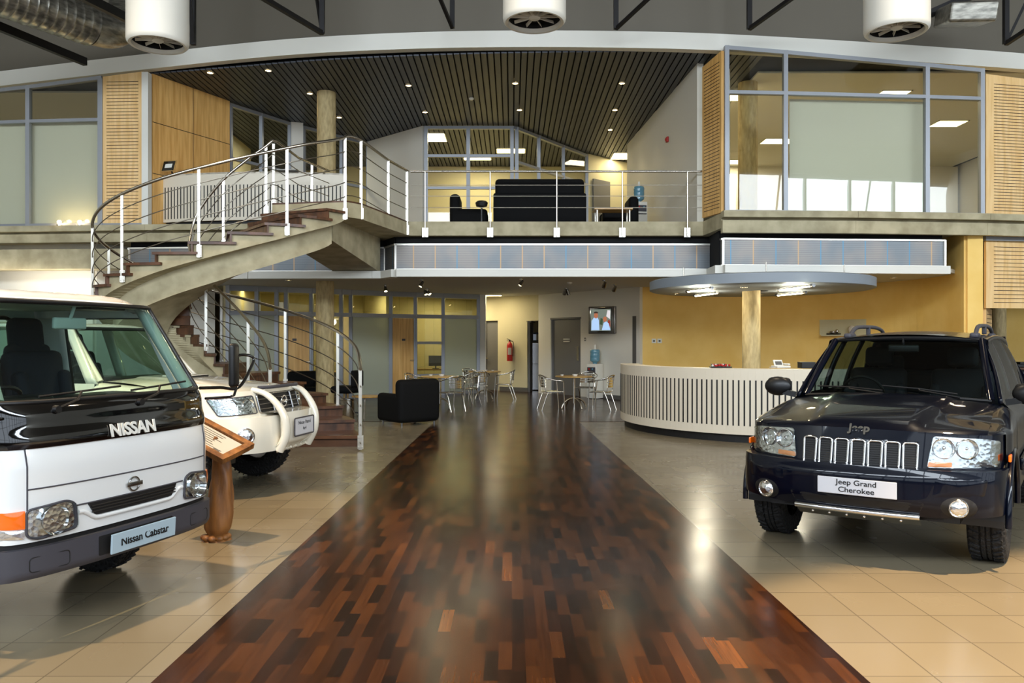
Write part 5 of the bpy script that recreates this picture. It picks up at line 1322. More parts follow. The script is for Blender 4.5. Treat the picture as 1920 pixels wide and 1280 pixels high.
def spotlight(px, py, z, lab, aim, n=1, e=10):
    p = atz(px, py-8, z); t = thing('spotlight', lab, 'spotlight', (p.x, p.y, z), 0, 'adjustable spotlights on the lower ceiling')
    g = MB(); g.lathe([(.001, -.02), (.05, -.02), (.055, 0)], 20); g.cyl((0, 0, -.02), (0, 0, -.09), .01, 8); g.build('mount', 'chrome_dull', t)
    for k in range(n):
        d = Vector(aim)+Vector((.5*k, -.2*k, 0)); d.normalize(); c = Vector((.09*k-.045*(n-1), 0, -.12)); q = Vector((0, 0, 1)).cross(d).normalized(); M = Matrix((q, d.cross(q), d)).transposed()
        m = MB(); m.lathe([(.001, -.09), (.03, -.09), (.045, -.02), (.052, .06), (.045, .06), (.03, .02)], 20); g = MB(); g.add([c+M@Vector(v) for v in m.v], m.f); hd = g.build('lamp_head', 'chrome_dull', t, smooth=50)
        m = MB(); m.lathe([(.001, .045), (.042, .045)], 20); g = MB(); g.add([c+M@Vector(v) for v in m.v], m.f); g.build('bulb', 'lamp_warm', hd)
    l = lamp('spotlight_glow', 'SPOT', (p.x, p.y-.02, z-.2), e*n, (1.0, .80, .52), (0, 0, 0), spot_size=1.6, spot_blend=.7, shadow_soft_size=.05); l.rotation_euler = Vector(aim).to_track_quat('-Z', 'Y').to_euler()
spotlight(723, 542, ZL, 'small chrome spotlight on the lower ceiling above the maple door', (.2, -.5, -1))
spotlight(790, 532, ZL, 'small chrome spotlight nearest the balcony edge, right of the maple door', (-.5, -.4, -1))
spotlight(801, 549, ZL, 'double chrome spotlight in front of the office partition', (.4, -.5, -1), 2)
spotlight(977, 530, ZL, 'small chrome spotlight on the lower ceiling above the aisle', (-.6, -.3, -1))
spotlight(1062, 548, ZL, 'double chrome spotlight above the grey door', (-.2, .6, -1), 2)
spotlight(1133, 533, ZL, 'small chrome spotlight above the television, the one nearer the balcony', (-.2, .9, -.8))
spotlight(1152, 541, ZL, 'small chrome spotlight above and right of the television', (-.3, .9, -.8))
for px, py, z, lab in ((884, 184, ZC, 'white round smoke detector on the slatted ceiling'), (1068, 529, ZL, 'white round smoke detector on the lower ceiling')):
    p = atz(px, py, z); t = thing('smoke_detector', lab, 'smoke detector', (p.x, p.y, z)); g = MB(); g.lathe([(.001, -.05), (.035, -.05), (.05, -.03), (.065, -.025), (.065, 0)], 24); g.build('housing', 'white_plastic', t, smooth=40); g = MB(); g.cyl((.03, 0, -.045), (.03, 0, -.052), .006, 8); g.build('indicator', 'red_paint', t)
def panel_light(px, py, z, lab, w_=.6, l_=1.2, e=30, rz=0, grp='square fluorescent ceiling panels upstairs'):
    p = atz(px, py, z); t = thing('panel_light', lab, 'ceiling light', (p.x, p.y, z-.01), rz, grp)
    g = MB(); g.box((0, 0, 0), (w_, l_, .012)); g.build('diffuser', 'panel_lamp', t)
    g = MB()
    for s_ in (-1, 1): g.box((s_*w_/2, 0, 0), (.03, l_+.03, .02)); g.box((0, s_*l_/2, 0), (w_+.03, .03, .02))
    g.build('frame', 'white_plastic', t)
    if e: lamp('panel_glow', 'AREA', (p.x, p.y, z-.03), e, (1.0, .88, .62), (0, 0, 0), shape='RECTANGLE', size=w_, size_y=l_)
panel_light(817, 257, ZC, 'bright square ceiling panel at the left inside the glass room', .6, .95, 45)
panel_light(895, 296, ZC, 'bright square ceiling panel low in the middle of the glass room', .9, .5, 45)
panel_light(958, 282, ZC, 'bright square ceiling panel behind the corner post of the glass room', .9, .6, 45)
panel_light(1168, 292, ZC, 'bright square ceiling panel beside the upper right wall', .7, .9, 16)
panel_light(1380, 181, ZC, 'bright ceiling panel behind the column in the upper right room', .5, .6, 40)
panel_light(1458, 264, ZC, 'bright ceiling panel in the left pane of the upper right room, beside the first mullion', .9, .6, 34)
panel_light(1376, 303, ZC, 'bright ceiling panel lowest in the left pane of the upper right room', .7, .6, 34)
panel_light(1672, 176, ZC, 'bright ceiling panel in the middle pane of the upper right room', .7, .6, 34)
panel_light(1778, 231, ZC, 'bright ceiling panel in the right pane of the upper right room', .8, .6, 34)
panel_light(914, 553, ZL, 'bright ceiling panel in the corridor beyond the office partition',   .9, .5, 13, grp='lower ceiling panels')
panel_light(660, 548, ZL-.02, 'bright ceiling panel inside the lower office behind the partition', 1.2, .3, 24, grp='lower ceiling panels')
panel_light(850, 557, ZL-.02, 'bright ceiling panel inside the lower office behind its last pane', 1.2, .3, 32, grp='lower ceiling panels')
panel_light(470, 543, ZL-.02, 'bright ceiling panel in the lower office beyond the stair railing', 1.0, .3, 8, grp='lower ceiling panels')

# ================================================================ reception with disc canopy
CX, CY = 4.98, 16.15
t = thing('disc_canopy', 'flat round grey canopy hanging over the reception counter', 'ceiling canopy', (CX, CY, 2.62))
g = MB(); g.lathe([(.19, .0), (2.12, .0), (2.17, .02), (2.17, .19), (2.12, .21), (.19, .21)], 96); g.build('disc', 'canopy_blue', t, smooth=40)
g = MB()
for a in range(6): g.cyl((1.7*math.cos(a*PI/3+.3), 1.7*math.sin(a*PI/3+.3), .2), (1.7*math.cos(a*PI/3+.3), 1.7*math.sin(a*PI/3+.3), .42), .012, 8)
g.build('hanger', 'stainless', t)
for (p0, p1, lab) in (((1290, 546, 2.56), (1333, 540, 2.56), 'short fluorescent tube on the canopy, left pair, front one'), ((1304, 554, 2.56), (1342, 549, 2.56), 'short fluorescent tube on the canopy, left pair, rear one'), ((1462, 543, 2.56), (1522, 535, 2.56), 'fluorescent tube on the canopy, right pair, front one'), ((1458, 553, 2.56), (1508, 548, 2.56), 'fluorescent tube on the canopy, right pair, rear one')):
    a, b = atz(*p0), atz(*p1); d = (b-a); m_ = (a+b)/2
    if d.length > 1.25: d *= 1.25/d.length
    a, b = m_-d/2, m_+d/2
    t = thing('fluorescent_tube', lab, 'tube light', tuple(m_), 0, 'fluorescent tubes under the disc canopy', world=True)
    g = MB(); g.cyl(a, b, .024, 12); g.build('tube', 'tube_lamp', t, smooth=60)
    g = MB(); g.cyl(a-d*.06, a+d*.02, .03, 12); g.cyl(b-d*.02, b+d*.06, .03, 12); g.bar(a-d*.06+Vector((0, 0, .01)), b+d*.06+Vector((0, 0, .01)), .05, .02); g.build('holder', 'chrome_dull', t)
    lamp('tube_glow', 'POINT', (m_.x, m_.y, m_.z-.12), 22, (1, .90, .68), shadow_soft_size=.15)
for px, py, lab in [(1268, 550, 'round recessed downlight in the canopy left of the tubes'), (1395, 538, 'round recessed downlight in the canopy just left of the column'), (1426, 552, 'round recessed downlight in the canopy just right of the column')]:
    downlight(px, py, 2.62, lab, 'recessed downlights in the disc canopy', 6, .045)
downlight(1676, 520, 2.97, 'round recessed downlight at the right end of the lower fascia', G2, 5, .05)
def counter(nm, lab, cx, cy, R, a0, a1, z0, H_, slot_lo, slot_hi, n):
    t = thing(nm, lab, 'counter', (cx, cy, z0))
    def arc(r, k, n_=80): a = a0+(a1-a0)*k/n_; return (r*math.cos(a), r*math.sin(a))
    g = MB(); g.wall([arc(R-.02, k) for k in range(81)], .13, H_, .04); g.build('front_panel', 'counter_white', t, smooth=40)
    g = MB(); g.wall([arc(R-.10, k) for k in range(81)], 0, .13, .04); g.build('plinth', 'slot_black', t, smooth=40)
    g = MB(); pts = [arc(R, k) for k in range(81)]; pin = [arc(R-.36, k) for k in range(81)]
    for k in range(80):
        g.add([(*pts[k], H_-.03), (*pts[k+1], H_-.03), (*pin[k+1], H_-.03), (*pin[k], H_-.03), (*pts[k], H_+.004), (*pts[k+1], H_+.004), (*pin[k+1], H_+.004), (*pin[k], H_+.004)], [(3, 2, 1, 0), (4, 5, 6, 7), (0, 1, 5, 4), (2, 3, 7, 6), (1, 2, 6, 5), (3, 0, 4, 7)])
    g.build('worktop', 'counter_white', t, smooth=40)
    g = MB(); g.wall([arc(R-.55, k) for k in range(81)], .70, .74, .6); g.wall([arc(R-.30, k) for k in range(81)], .0, .72, .02); g.build('desk_shelf', 'maple', t)
    g = MB()
    for k in range(n):
        a = a0+(a1-a0)*(k+.7)/(n+.4); r = R+.001
        M = Matrix.Rotation(a, 3, 'Z'); g.box((r*math.cos(a), r*math.sin(a), (slot_lo+slot_hi)/2), (.004, .024, slot_hi-slot_lo), rot=M)
    g.build('slots', 'slot_black', t)
    return t
counter('reception_counter', 'curved cream reception counter with rows of vertical black slots on the ground floor', 4.98, 15.15, 2.9, PI*.93, PI*1.93, 0, 1.165, .27, .99, 104)
# upstairs counter: convex front at the edge of the left gallery
counter('gallery_counter', 'curved white slotted counter on the upper floor behind the staircase', -5.55, 24.9, 7.12, PI*1.5-.365, PI*1.5+.26, Z2, 1.20, .20, .92, 52)
# ================================================================ cafe furniture
def make_chair():
    t = thing('bistro_armchair', '', 'chair', (0, 0, 0), 0, 'aluminium bistro armchairs around the round tables')
    al = 'aluminium'
    for s_ in (-1, 1):
        g = MB(); g.tube(catmull([(.25, s_*.235, 0), (.22, s_*.25, .44), (.205, s_*.26, .66)], 5), .0135, 8); g.build('leg', al, t, smooth=60)
        g = MB(); g.tube(catmull([(-.29, s_*.20, 0), (-.19, s_*.205, .30), (-.12, s_*.22, .44)], 5), .0135, 8); g.build('leg', al, t, smooth=60)
    arm = catmull([(.205, .26, .655), (.17, .275, .68), (.0, .285, .70), (-.16, .26, .745), (-.26, .15, .80), (-.29, 0, .815), (-.26, -.15, .80), (-.16, -.26, .745), (0, -.285, .70), (.17, -.275, .68), (.205, -.26, .655)], 6)
    g = MB(); g.tube(arm, .0135, 8); g.build('arm_rail', al, t, smooth=60)
    g = MB(); g.tube([(.21, .24, .425), (-.16, .225, .425), (-.20, 0, .425), (-.16, -.225, .425), (.21, -.24, .425)], .011, 8, closed=True); g.tube([(-.19, .19, .43), (-.25, .16, .79)], .011, 8); g.tube([(-.19, -.19, .43), (-.25, -.16, .79)], .011, 8); g.build('frame', al, t, smooth=60)
    g = MB()
    for k in range(9): g.rbox((.17-.045*k, 0, .438-.012*math.sin(PI*k/8)), (.036, .44, .008), .003, seg=1)
    g.build('seat', al, t)
    g = MB()
    for z in (.56, .62, .68, .74):
        o = [(-.255+.07*(abs(q)/.19)**2-.03*(.79-z), q, z) for q in [-.19+.38*k/10 for k in range(11)]]
        for i in range(10):
            a, b = Vector(o[i]), Vector(o[i+1]); g.add([a+Vector((0, 0, -.024)), b+Vector((0, 0, -.024)), b+Vector((0, 0, .024)), a+Vector((0, 0, .024)), a+Vector((.004, 0, -.024)), b+Vector((.004, 0, -.024)), b+Vector((.004, 0, .024)), a+Vector((.004, 0, .024))], [(0, 1, 2, 3), (7, 6, 5, 4), (0, 4, 5, 1), (3, 2, 6, 7), (0, 3, 7, 4), (1, 5, 6, 2)])
    g.build('backrest', al, t, smooth=40)
    return t
def make_table(R=.45):
    t = thing('round_table', '', 'table', (0, 0, 0), 0, 'round cafe tables')
    g = MB(); g.lathe([(.001, .775), (R-.01, .775), (R, .765), (R, .755), (R-.01, .745), (.001, .745)], 48); g.build('tabletop', 'table_wood', t, smooth=40)
    g = MB(); g.cyl((0, 0, .12), (0, 0, .745), .03, 16); g.lathe([(.001, .735), (.16, .74), (.16, .746)], 24); g.build('column', 'stainless', t, smooth=50)
    for k in range(4):
        a = k*PI/2+.5; c, s_ = math.cos(a), math.sin(a)
        g = MB(); g.tube(catmull([(.02*c, .02*s_, .24), (.14*c, .14*s_, .225), (.28*c, .28*s_, .14), (.34*c, .34*s_, .012)], 5), .017, 8); g.build('leg', 'stainless', t, smooth=60)
    return t
T0 = make_table(); C0 = make_chair(); used = {'t': False, 'c': False}
def put(src, key, x, y, rz, label, s=1.0):
    o = src if not used[key] else copy_tree(src); used[key] = True
    o.location = (x, y, .006); o.rotation_euler = (0, 0, rz); o['label'] = label
    if s != 1: o.scale = (s, s, s)
    return o
x1, y1 = XY(1076, 19.1); x2, y2 = XY(824, 19.0); x3, y3 = XY(909, 22.2)
put(T0, 't', x1, y1, 0, 'round wood-topped table nearest the reception counter'); put(T0, 't', x2, y2, .4, 'round wood-topped table behind the black armchair'); put(T0, 't', x3, y3, .2, 'round wood-topped table furthest back, beside the corridor')
for x, y, rz, lab in [(*XY(1034, 18.7), .25, 'aluminium armchair on the aisle side of the table nearest the counter'), (*XY(1128, 18.6), PI*.86, 'aluminium armchair between the table and the end of the reception counter'), (*XY(1098, 20.3), -PI*.6, 'aluminium armchair behind the table nearest the counter'),
    (*XY(846, 18.3), PI*.72, 'aluminium armchair in front of the table behind the black armchair'), (*XY(782, 19.6), -.3, 'aluminium armchair mostly hidden behind the black armchair'), (*XY(876, 20.0), -PI*.80, 'aluminium armchair standing between the two left tables'),
    (*XY(897, 21.2), PI*.55, 'aluminium armchair in front of the rear left table'), (*XY(946, 22.0), PI*.95, 'aluminium armchair at the right side of the rear left table'), (*XY(887, 23.0), -.7, 'aluminium armchair behind the rear left table')]:
    put(C0, 'c', x, y, rz, lab)
def solo(nm, lab, cat, loc, builds, rz=0, grp=None):
    t = thing(nm, lab, cat, loc, rz, grp)
    return t
def bowl(x, y, z, r, lab, m='white_plastic', nm='ashtray', cat='ashtray'):
    g = MB(); g.lathe([(.001, 0), (r*.7, 0), (r, r*.6), (r*.92, r*.6), (r*.6, r*.18), (.001, r*.15)], 20); o = g.build(nm, m, smooth=40); o.location = (x, y, z); tag(o, lab, cat)
bowl(x1+.02, y1-.1, .782, .07, 'white sugar bowl on the table nearest the counter', nm='sugar_bowl', cat='bowl'); bowl(x1-.28, y1+.05, .782, .045, 'small white ashtray on the table nearest the counter')
bowl(x2+.05, y2, .782, .07, 'white bowl on the table behind the black armchair', nm='sugar_bowl', cat='bowl'); bowl(x2-.22, y2+.1, .782, .05, 'small white ashtray on the table behind the black armchair')
bowl(x3+.02, y3, .782, .06, 'small white ashtray on the table furthest back'); bowl(x3+.22, y3, .782, .04, 'small pale bowl on the table furthest back', nm='sugar_bowl', cat='bowl')

def armchair(x, y, rz, lab, z=0, nm='armchair', w_=.84, d=.82, h=.84, arm=.60, seat_h=.42, cat='armchair', m='black_leather', grp=None, legs='chrome_dull'):
    t = thing(nm, lab, cat, (x, y, z), rz, grp)
    g = MB(); g.rbox((.05, 0, (seat_h+.1)/2+.02), (d-.16, w_-.30, seat_h-.08), .04); g.build('seat', m, t, smooth=50)
    g = MB(); g.rbox((-d/2+.12, 0, h/2+.03), (.24, w_, h-.06), .10, seg=5); g.build('backrest', m, t, smooth=50)
    for s_ in (-1, 1):
        g = MB(); g.rbox((.03, s_*(w_/2-.10), arm/2+.03), (d-.06, .20, arm-.06), .08, seg=5); g.build('armrest', m, t, smooth=50)
    for sx in (-1, 1):
        for sy in (-1, 1):
            g = MB(); g.cyl((sx*(d/2-.1), sy*(w_/2-.1), 0), (sx*(d/2-.1), sy*(w_/2-.1), .07), .02, 10); g.build('leg', legs, t)
    return t
armchair(*XY(766, 15.6), math.radians(128), 'black upholstered tub armchair at the corner of the dark aisle floor', 0, w_=.92, d=.92, h=.88)
armchair(*XY(576, 20.4), math.radians(-60), 'black upholstered armchair beside the column behind the staircase', 0)
t = thing('round_side_table', 'low round wood-topped side table left of the black tub armchair', 'side table', (*XY(690, 16.7), 0))
g = MB(); g.lathe([(.001, .47), (.33, .47), (.34, .455), (.33, .44), (.001, .44)], 40); g.build('tabletop', 'table_wood', t, smooth=40)
for k in range(3):
    a = k*2*PI/3+.4; g = MB(); g.cyl((.22*math.cos(a), .22*math.sin(a), .44), (.27*math.cos(a), .27*math.sin(a), 0), .014, 8); g.build('leg', 'stainless', t)
t = thing('waste_bin', 'small brushed steel bin behind the bottom stair treads', 'bin', (*XY(651, 15.9), 0)); g = MB(); g.lathe([(.001, .01), (.13, .01), (.14, .02), (.14, .46), (.13, .46), (.13, .03)], 28); g.build('body', 'stainless', t, smooth=50)
g = MB(); g.lathe([(.142, .43), (.148, .44), (.148, .46), (.13, .465)], 28); g.build('rim', 'chrome', t, smooth=50)
t = thing('swivel_chair', 'black padded chair behind the steel bin at the foot of the stairs', 'chair', (*XY(649, 17.4), 0), PI*.9)
g = MB(); g.rbox((0, 0, .56), (.52, .54, .16), .07); g.build('seat', 'black_leather', t, smooth=50); g = MB(); g.rbox((-.27, 0, .80), (.08, .46, .36), .035); g.build('backrest', 'black_leather', t, smooth=50)
g = MB(); g.cyl((0, 0, .06), (0, 0, .5), .025, 12); g.build('column', 'chrome_dull', t)
for k in range(5):
    a = k*2*PI/5; g = MB(); g.bar((0, 0, .08), (.28*math.cos(a), .28*math.sin(a), .04), .04, .03); g.cyl((.28*math.cos(a), .28*math.sin(a), 0), (.28*math.cos(a), .28*math.sin(a), .05), .02, 8); g.build('leg', 'black_plastic', t)
t = thing('office_desk', 'pale wooden desk seen through the office pane beside the maple door', 'desk', (*XY(806, 25.0), 0)); g = MB(); g.rbox((0, 0, .73), (1.3, .7, .04), .005); g.build('desktop', 'table_wood', t); g = MB(); g.box((-.6, 0, .355), (.04, .6, .71)); g.box((.6, 0, .355), (.04, .6, .71)); g.build('legs', 'dark_grey_plastic', t)
t = thing('computer_monitor', 'dark monitor on the desk behind the office pane', 'monitor', (*XY(817, 24.9), .75)); g = MB(); g.rbox((0, 0, .25), (.44, .05, .32), .01); g.build('screen', 'dark_grey_plastic', t); g = MB(); g.rbox((0, 0, .01), (.2, .16, .02), .005); g.cyl((0, 0, .01), (0, 0, .12), .02, 8); g.build('stand', 'dark_grey_plastic', t)
t = thing('office_desk', 'pale wooden desk behind the glass beside the column, lower office', 'desk', (*XY(588, 22.9), 0)); g = MB(); g.rbox((0, 0, .73), (1.5, .7, .04), .005); g.build('desktop', 'table_wood', t); g = MB(); g.box((-.6, 0, .355), (.04, .6, .71)); g.box((.6, 0, .355), (.04, .6, .71)); g.build('legs', 'dark_grey_plastic', t)

# ---- television with a news picture
def on_wall(px, z, d=.0):
    A_, B_ = Vector((*XY(1013, 24.9), 0)), Vector((*XY(1203, 21.3), 0)); s_ = share(A_, B_, px) if False else share((A_.x, A_.y), (B_.x, B_.y), px)
    p = A_.lerp(B_, s_); dd = (B_-A_).normalized(); n = Vector((dd.y, -dd.x, 0)); n = n if n.y < 0 else -n
    p = p+n*(.07+d); p.z = z; return p, dd, n
p, dd, n = on_wall(1141, 1.6+(640-600)/1500*22.3, .16)
ang = math.atan2(dd.y, dd.x)+.30
t = thing('television', 'flat television on the wall above the water cooler, showing two people in pale blue shirts', 'television', tuple(p), ang)
g = MB(); g.rbox((0, 0, 0), (.86, .10, .76), .02); g.build('casing', 'chrome_dull', t, smooth=40)
g = MB(); g.box((-.02, -.052, .0), (.70, .006, .68)); g.build('bezel', 'gloss_black', t)
def em(name, c, e=1.0): return mat(name, c, .5, emit=c, es=e)
for nm, c in (('tv_bg', (96, 104, 96)), ('tv_shirt', (150, 178, 214)), ('tv_skin', (150, 92, 66)), ('tv_hair', (46, 36, 32)), ('tv_pale', (190, 186, 190)), ('tv_green', (48, 66, 48)), ('tv_red', (120, 50, 40))): em(nm, c, .9)
sc_ = MB(); sc_.box((-.02, -.057, .0), (.64, .004, .60)); sc = sc_.build('screen', 'tv_bg', t)
def fl(poly, m, dy, nm='picture'):
    g = MB(); g.prism_axis(poly, -.059-dy-.002, -.059-dy, lambda a, b, h_: (a, h_, b)); g.build(nm, m, sc)
fl([(-.34+.02, -.28), (-.06, -.28), (-.08, .0), (-.12, .07), (-.24, .07), (-.31, -.02)], 'tv_shirt', .001)
fl([(.02, -.28), (.29, -.28), (.24, -.10), (.16, -.04), (.08, -.08)], 'tv_shirt', .002)
fl([(-.17+.065*math.cos(a), .13+.085*math.sin(a)) for a in [2*PI*k/16 for k in range(16)]], 'tv_skin', .002)
fl([(-.17+.075*math.cos(a), .19+.05*math.sin(a)) for a in [PI*k/10 for k in range(11)]], 'tv_hair', .003)
fl([(.12+.06*math.cos(a), .02+.075*math.sin(a)) for a in [2*PI*k/16 for k in range(16)]], 'tv_skin', .003)
fl([(-.05, -.12), (.04, -.14), (.05, .03), (-.02, .06)], 'tv_green', .0015)
fl([(.16, .10), (.28, .02), (.29, .26), (.20, .27)], 'tv_pale', .0012); fl([(.20, -.12), (.29, -.20), (.29, -.02), (.22, 0)], 'tv_red', .0011)
g = MB(); g.box((0, .10, 0), (.2, .12, .2)); g.build('wall_bracket', 'black_plastic', t)
def water_cooler(x, y, z, rz, lab):
    t = thing('water_cooler', lab, 'water cooler', (x, y, z), rz)
    g = MB(); g.rbox((0, 0, .49), (.34, .33, .96), .02); g.build('cabinet', 'white_plastic', t, smooth=40)
    g = MB(); g.rbox((0, -.165, .80), (.28, .03, .16), .01); g.rbox((0, -.18, .66), (.26, .06, .02), .005); g.build('drip_tray', 'dark_grey_plastic', t)
    for s_ in (-1, 1): g = MB(); g.rbox((s_*.06, -.19, .83), (.03, .05, .05), .008); g.build('tap', 'red_paint' if s_ < 0 else 'bottle_blue', t)
    g = MB(); g.lathe([(.06, .97), (.06, 1.0), (.13, 1.05), (.135, 1.12), (.13, 1.14), (.135, 1.16), (.135, 1.24), (.13, 1.26), (.135, 1.28), (.135, 1.34), (.12, 1.37), (.001, 1.38)], 32); g.build('bottle', 'bottle_blue', t, smooth=50)
    g = MB(); g.cyl((0, 0, 1.37), (0, 0, 1.50), .03, 12); g.build('cup_tube', 'white_plastic', t)
    return t
p, dd, n = on_wall(1130, 0, .22); water_cooler(p.x, p.y, .006, ang-.1, 'white water cooler with blue bottle under the wall television')
p, dd, n = on_wall(1100.5, 1.6+(640-636)/1500*23, -.005); t = thing('light_switch', 'small grey light switch plate right of the grey door', 'switch', tuple(p), math.atan2(dd.y, dd.x)); g = MB(); g.rbox((0, 0, 0), (.08, .012, .10), .003); g.build('plate', 'skirting', t); g = MB(); g.rbox((0, -.008, 0), (.03, .008, .04), .002); g.build('rocker', 'white_plastic', t)
p, dd, n = on_wall(1193, 1.35, -.01); t = thing('wall_slot', 'tall narrow dark grey upright strip at the edge of the yellow wall', 'wall strip', (p.x, p.y, 0), math.atan2(dd.y, dd.x)); g = MB(); g.box((0, 0, 1.14), (.14, .03, 2.28)); g.build('strip', 'skirting', t)
# fire extinguisher on the corridor wall
a, b = XY(900, 26.6), XY(1015, 25.0); q = onl(a, b, 958); t = thing('fire_extinguisher', 'red fire extinguisher hanging on the corridor wall between two doors', 'fire extinguisher', (q[0]-.04, q[1]-.21, .98))
g = MB(); g.lathe([(.001, 0), (.085, .0), (.09, .02), (.09, .50), (.07, .56), (.035, .59), (.03, .62)], 28); g.build('cylinder', 'red_paint', t, smooth=50)
g = MB(); g.rbox((0, 0, .65), (.05, .05, .06), .01); g.bar((0, 0, .67), (-.09, -.04, .71), .02, .015); g.bar((0, 0, .64), (-.09, -.04, .64), .02, .012); g.build('valve', 'black_plastic', t)
g = MB(); g.tube(catmull([(.03, 0, .64), (.11, -.02, .60), (.115, -.03, .40), (.10, -.04, .15)], 6), .011, 8); g.build('hose', 'black_plastic', t, smooth=60)
g = MB(); g.lathe([(.0915, .20), (.0915, .42)], 16, a0=-2.3, a1=-.9); g.build('label', 'paper', t)
# ---- things on the reception counter
def pt(px, Y): return XY(px, Y)
t = thing('desk_monitor', 'black monitor seen from behind above the reception counter', 'monitor', (*pt(1347, 13.5), 1.0), .1); g = MB(); g.rbox((0, 0, .24), (.25, .05, .24), .012); g.build('screen', 'black_plastic', t); g = MB(); g.rbox((0, 0, .01), (.16, .14, .02), .005); g.cyl((0, 0, .01), (0, 0, .14), .02, 8); g.build('stand', 'black_plastic', t)
bpy.data.objects['desk_monitor'].location.z = .744+.12
t = thing('sweet_tray', 'dark tray of red and white sweets on the reception counter', 'tray', (*pt(1351, 13.05), 1.171)); g = MB(); g.rbox((0, 0, .012), (.34, .16, .02), .008); g.build('tray', 'black_plastic', t)
for k in range(14):
    g = MB(); g.ball((-.13+.02*k, .05*math.sin(k*2.3), .035+.01*(k % 2)), .02, 6); g.build('sweet', 'red_paint' if k % 3 else 'white_plastic', t, smooth=60)
t = thing('desk_telephone', 'white desk telephone standing on the reception counter', 'telephone', (*pt(1464, 12.95), 1.171), .2); g = MB(); g.rbox((0, 0, .02), (.24, .20, .035), .01); g.rbox((-.03, .03, .075), (.16, .02, .12), .008, rot=Matrix.Rotation(-.5, 3, 'X')); g.build('body', 'white_plastic', t); g = MB(); g.rbox((-.03, .016, .08), (.11, .012, .06), .003, rot=Matrix.Rotation(-.5, 3, 'X')); g.build('display', 'skirting', t)
g = MB(); g.rbox((.09, 0, .06), (.045, .20, .03), .012); g.build('handset', 'white_plastic', t); g = MB(); g.tube(catmull([(-.1, -.06, .02), (-.17, -.08, .012), (-.2, 0, .012), (-.16, .05, .012)], 6), .006, 6); g.build('cord', 'white_plastic', t)
t = thing('document_box', 'black box file at the right of the telephone, beside the navy car', 'box', (*pt(1512, 12.9), 1.171)); g = MB(); g.rbox((0, 0, .045), (.22, .2, .09), .006); g.build('box', 'black_plastic', t); g = MB(); g.rbox((0, 0, .093), (.225, .205, .012), .003); g.build('lid', 'black_plastic', t)
# sockets and niche on the yellow wall
def yw(px, z, d=.09):
    for i in range(len(YW)-1):
        s_ = share((YW[i].x, YW[i].y), (YW[i+1].x, YW[i+1].y), px)
        if -.001 <= s_ <= 1.001: p = YW[i].lerp(YW[i+1], s_); dd = (YW[i+1]-YW[i]).normalized(); return Vector((p.x, p.y-d, z)), math.atan2(dd.y, dd.x)
for px, lab in ((1225, 'left of the two white switch plates on the yellow wall'), (1235.5, 'right of the two white switch plates on the yellow wall')):
    p, r = yw(px, 1.615); t = thing('switch_plate', lab, 'switch', tuple(p), r, 'switch plates on the yellow wall'); g = MB(); g.rbox((0, 0, 0), (.12, .012, .12), .003); g.build('plate', 'white_plastic', t); g = MB(); g.rbox((0, -.008, 0), (.05, .008, .05), .002); g.build('rocker', 'skirting', t)
nz0, nz1 = 1.77, 2.16
p, r = yw(1607, nz0, .10); t = thing('display_shelf', 'long shallow pale display niche on the yellow wall above the navy car roof', 'shelf', tuple(p), world=True)
pts = [yw(q_, 0, .10)[0] for q_ in range(1534, 1685, 15)]; g = MB(); g.wall([(q_.x, q_.y) for q_ in pts], nz0, nz1, .03); g.build('back_panel', 'cream_plaster', t)
pts = [yw(q_, 0, .22)[0] for q_ in range(1534, 1685, 15)]; g = MB(); g.wall([(q_.x, q_.y) for q_ in pts], nz0-.03, nz0, .24); g.build('shelf_board', 'cream_plaster', t)
p2, r2 = yw(1556, 0, .24); t = thing('model_ornament', 'small dark and silver ornament on the left end of the niche shelf', 'ornament', (p2.x, p2.y, nz0+.002), r); g = MB(); g.rbox((0, 0, .02), (.34, .10, .03), .01); g.build('base', 'black_plastic', t); g = MB(); g.ball((-.05, 0, .07), .045, 8, (1.8, .8, .8)); g.ball((.08, 0, .09), .05, 8, (1, .8, 1)); g.build('figure', 'chrome', t, smooth=60)
p2, r2 = yw(1590, 0, .24); t = thing('round_ornament', 'pale round ornament standing in the niche beside the silver ornament', 'ornament', (p2.x, p2.y, nz0+.002), r); g = MB(); g.ball((0, 0, .13), .10, 12, (1, .5, 1)); g.build('disc', 'counter_white', t, smooth=60); g = MB(); g.lathe([(.05, 0), (.04, .02), (.02, .05)], 16); g.build('foot', 'counter_white', t)
t = thing('office_desk', 'dark desk in the dim opening at the right edge behind the navy car', 'desk', (*XY(1925, 18.5), 0)); g = MB(); g.rbox((0, 0, .98), (1.4, .7, .05), .01); g.build('desktop', 'tread_wood', t); g = MB(); g.box((0, .1, .48), (1.3, .5, .94)); g.build('cabinet', 'dark_grey_plastic', t)
t = thing('paper_tray', 'low black tray on the dark desk at the right edge', 'tray', (*XY(1915, 18.4), 1.006)); g = MB(); g.rbox((0, 0, .04), (.34, .3, .07), .01); g.build('body', 'black_plastic', t); g = MB(); g.rbox((.03, 0, .10), (.26, .24, .05), .01); g.build('top', 'black_plastic', t)

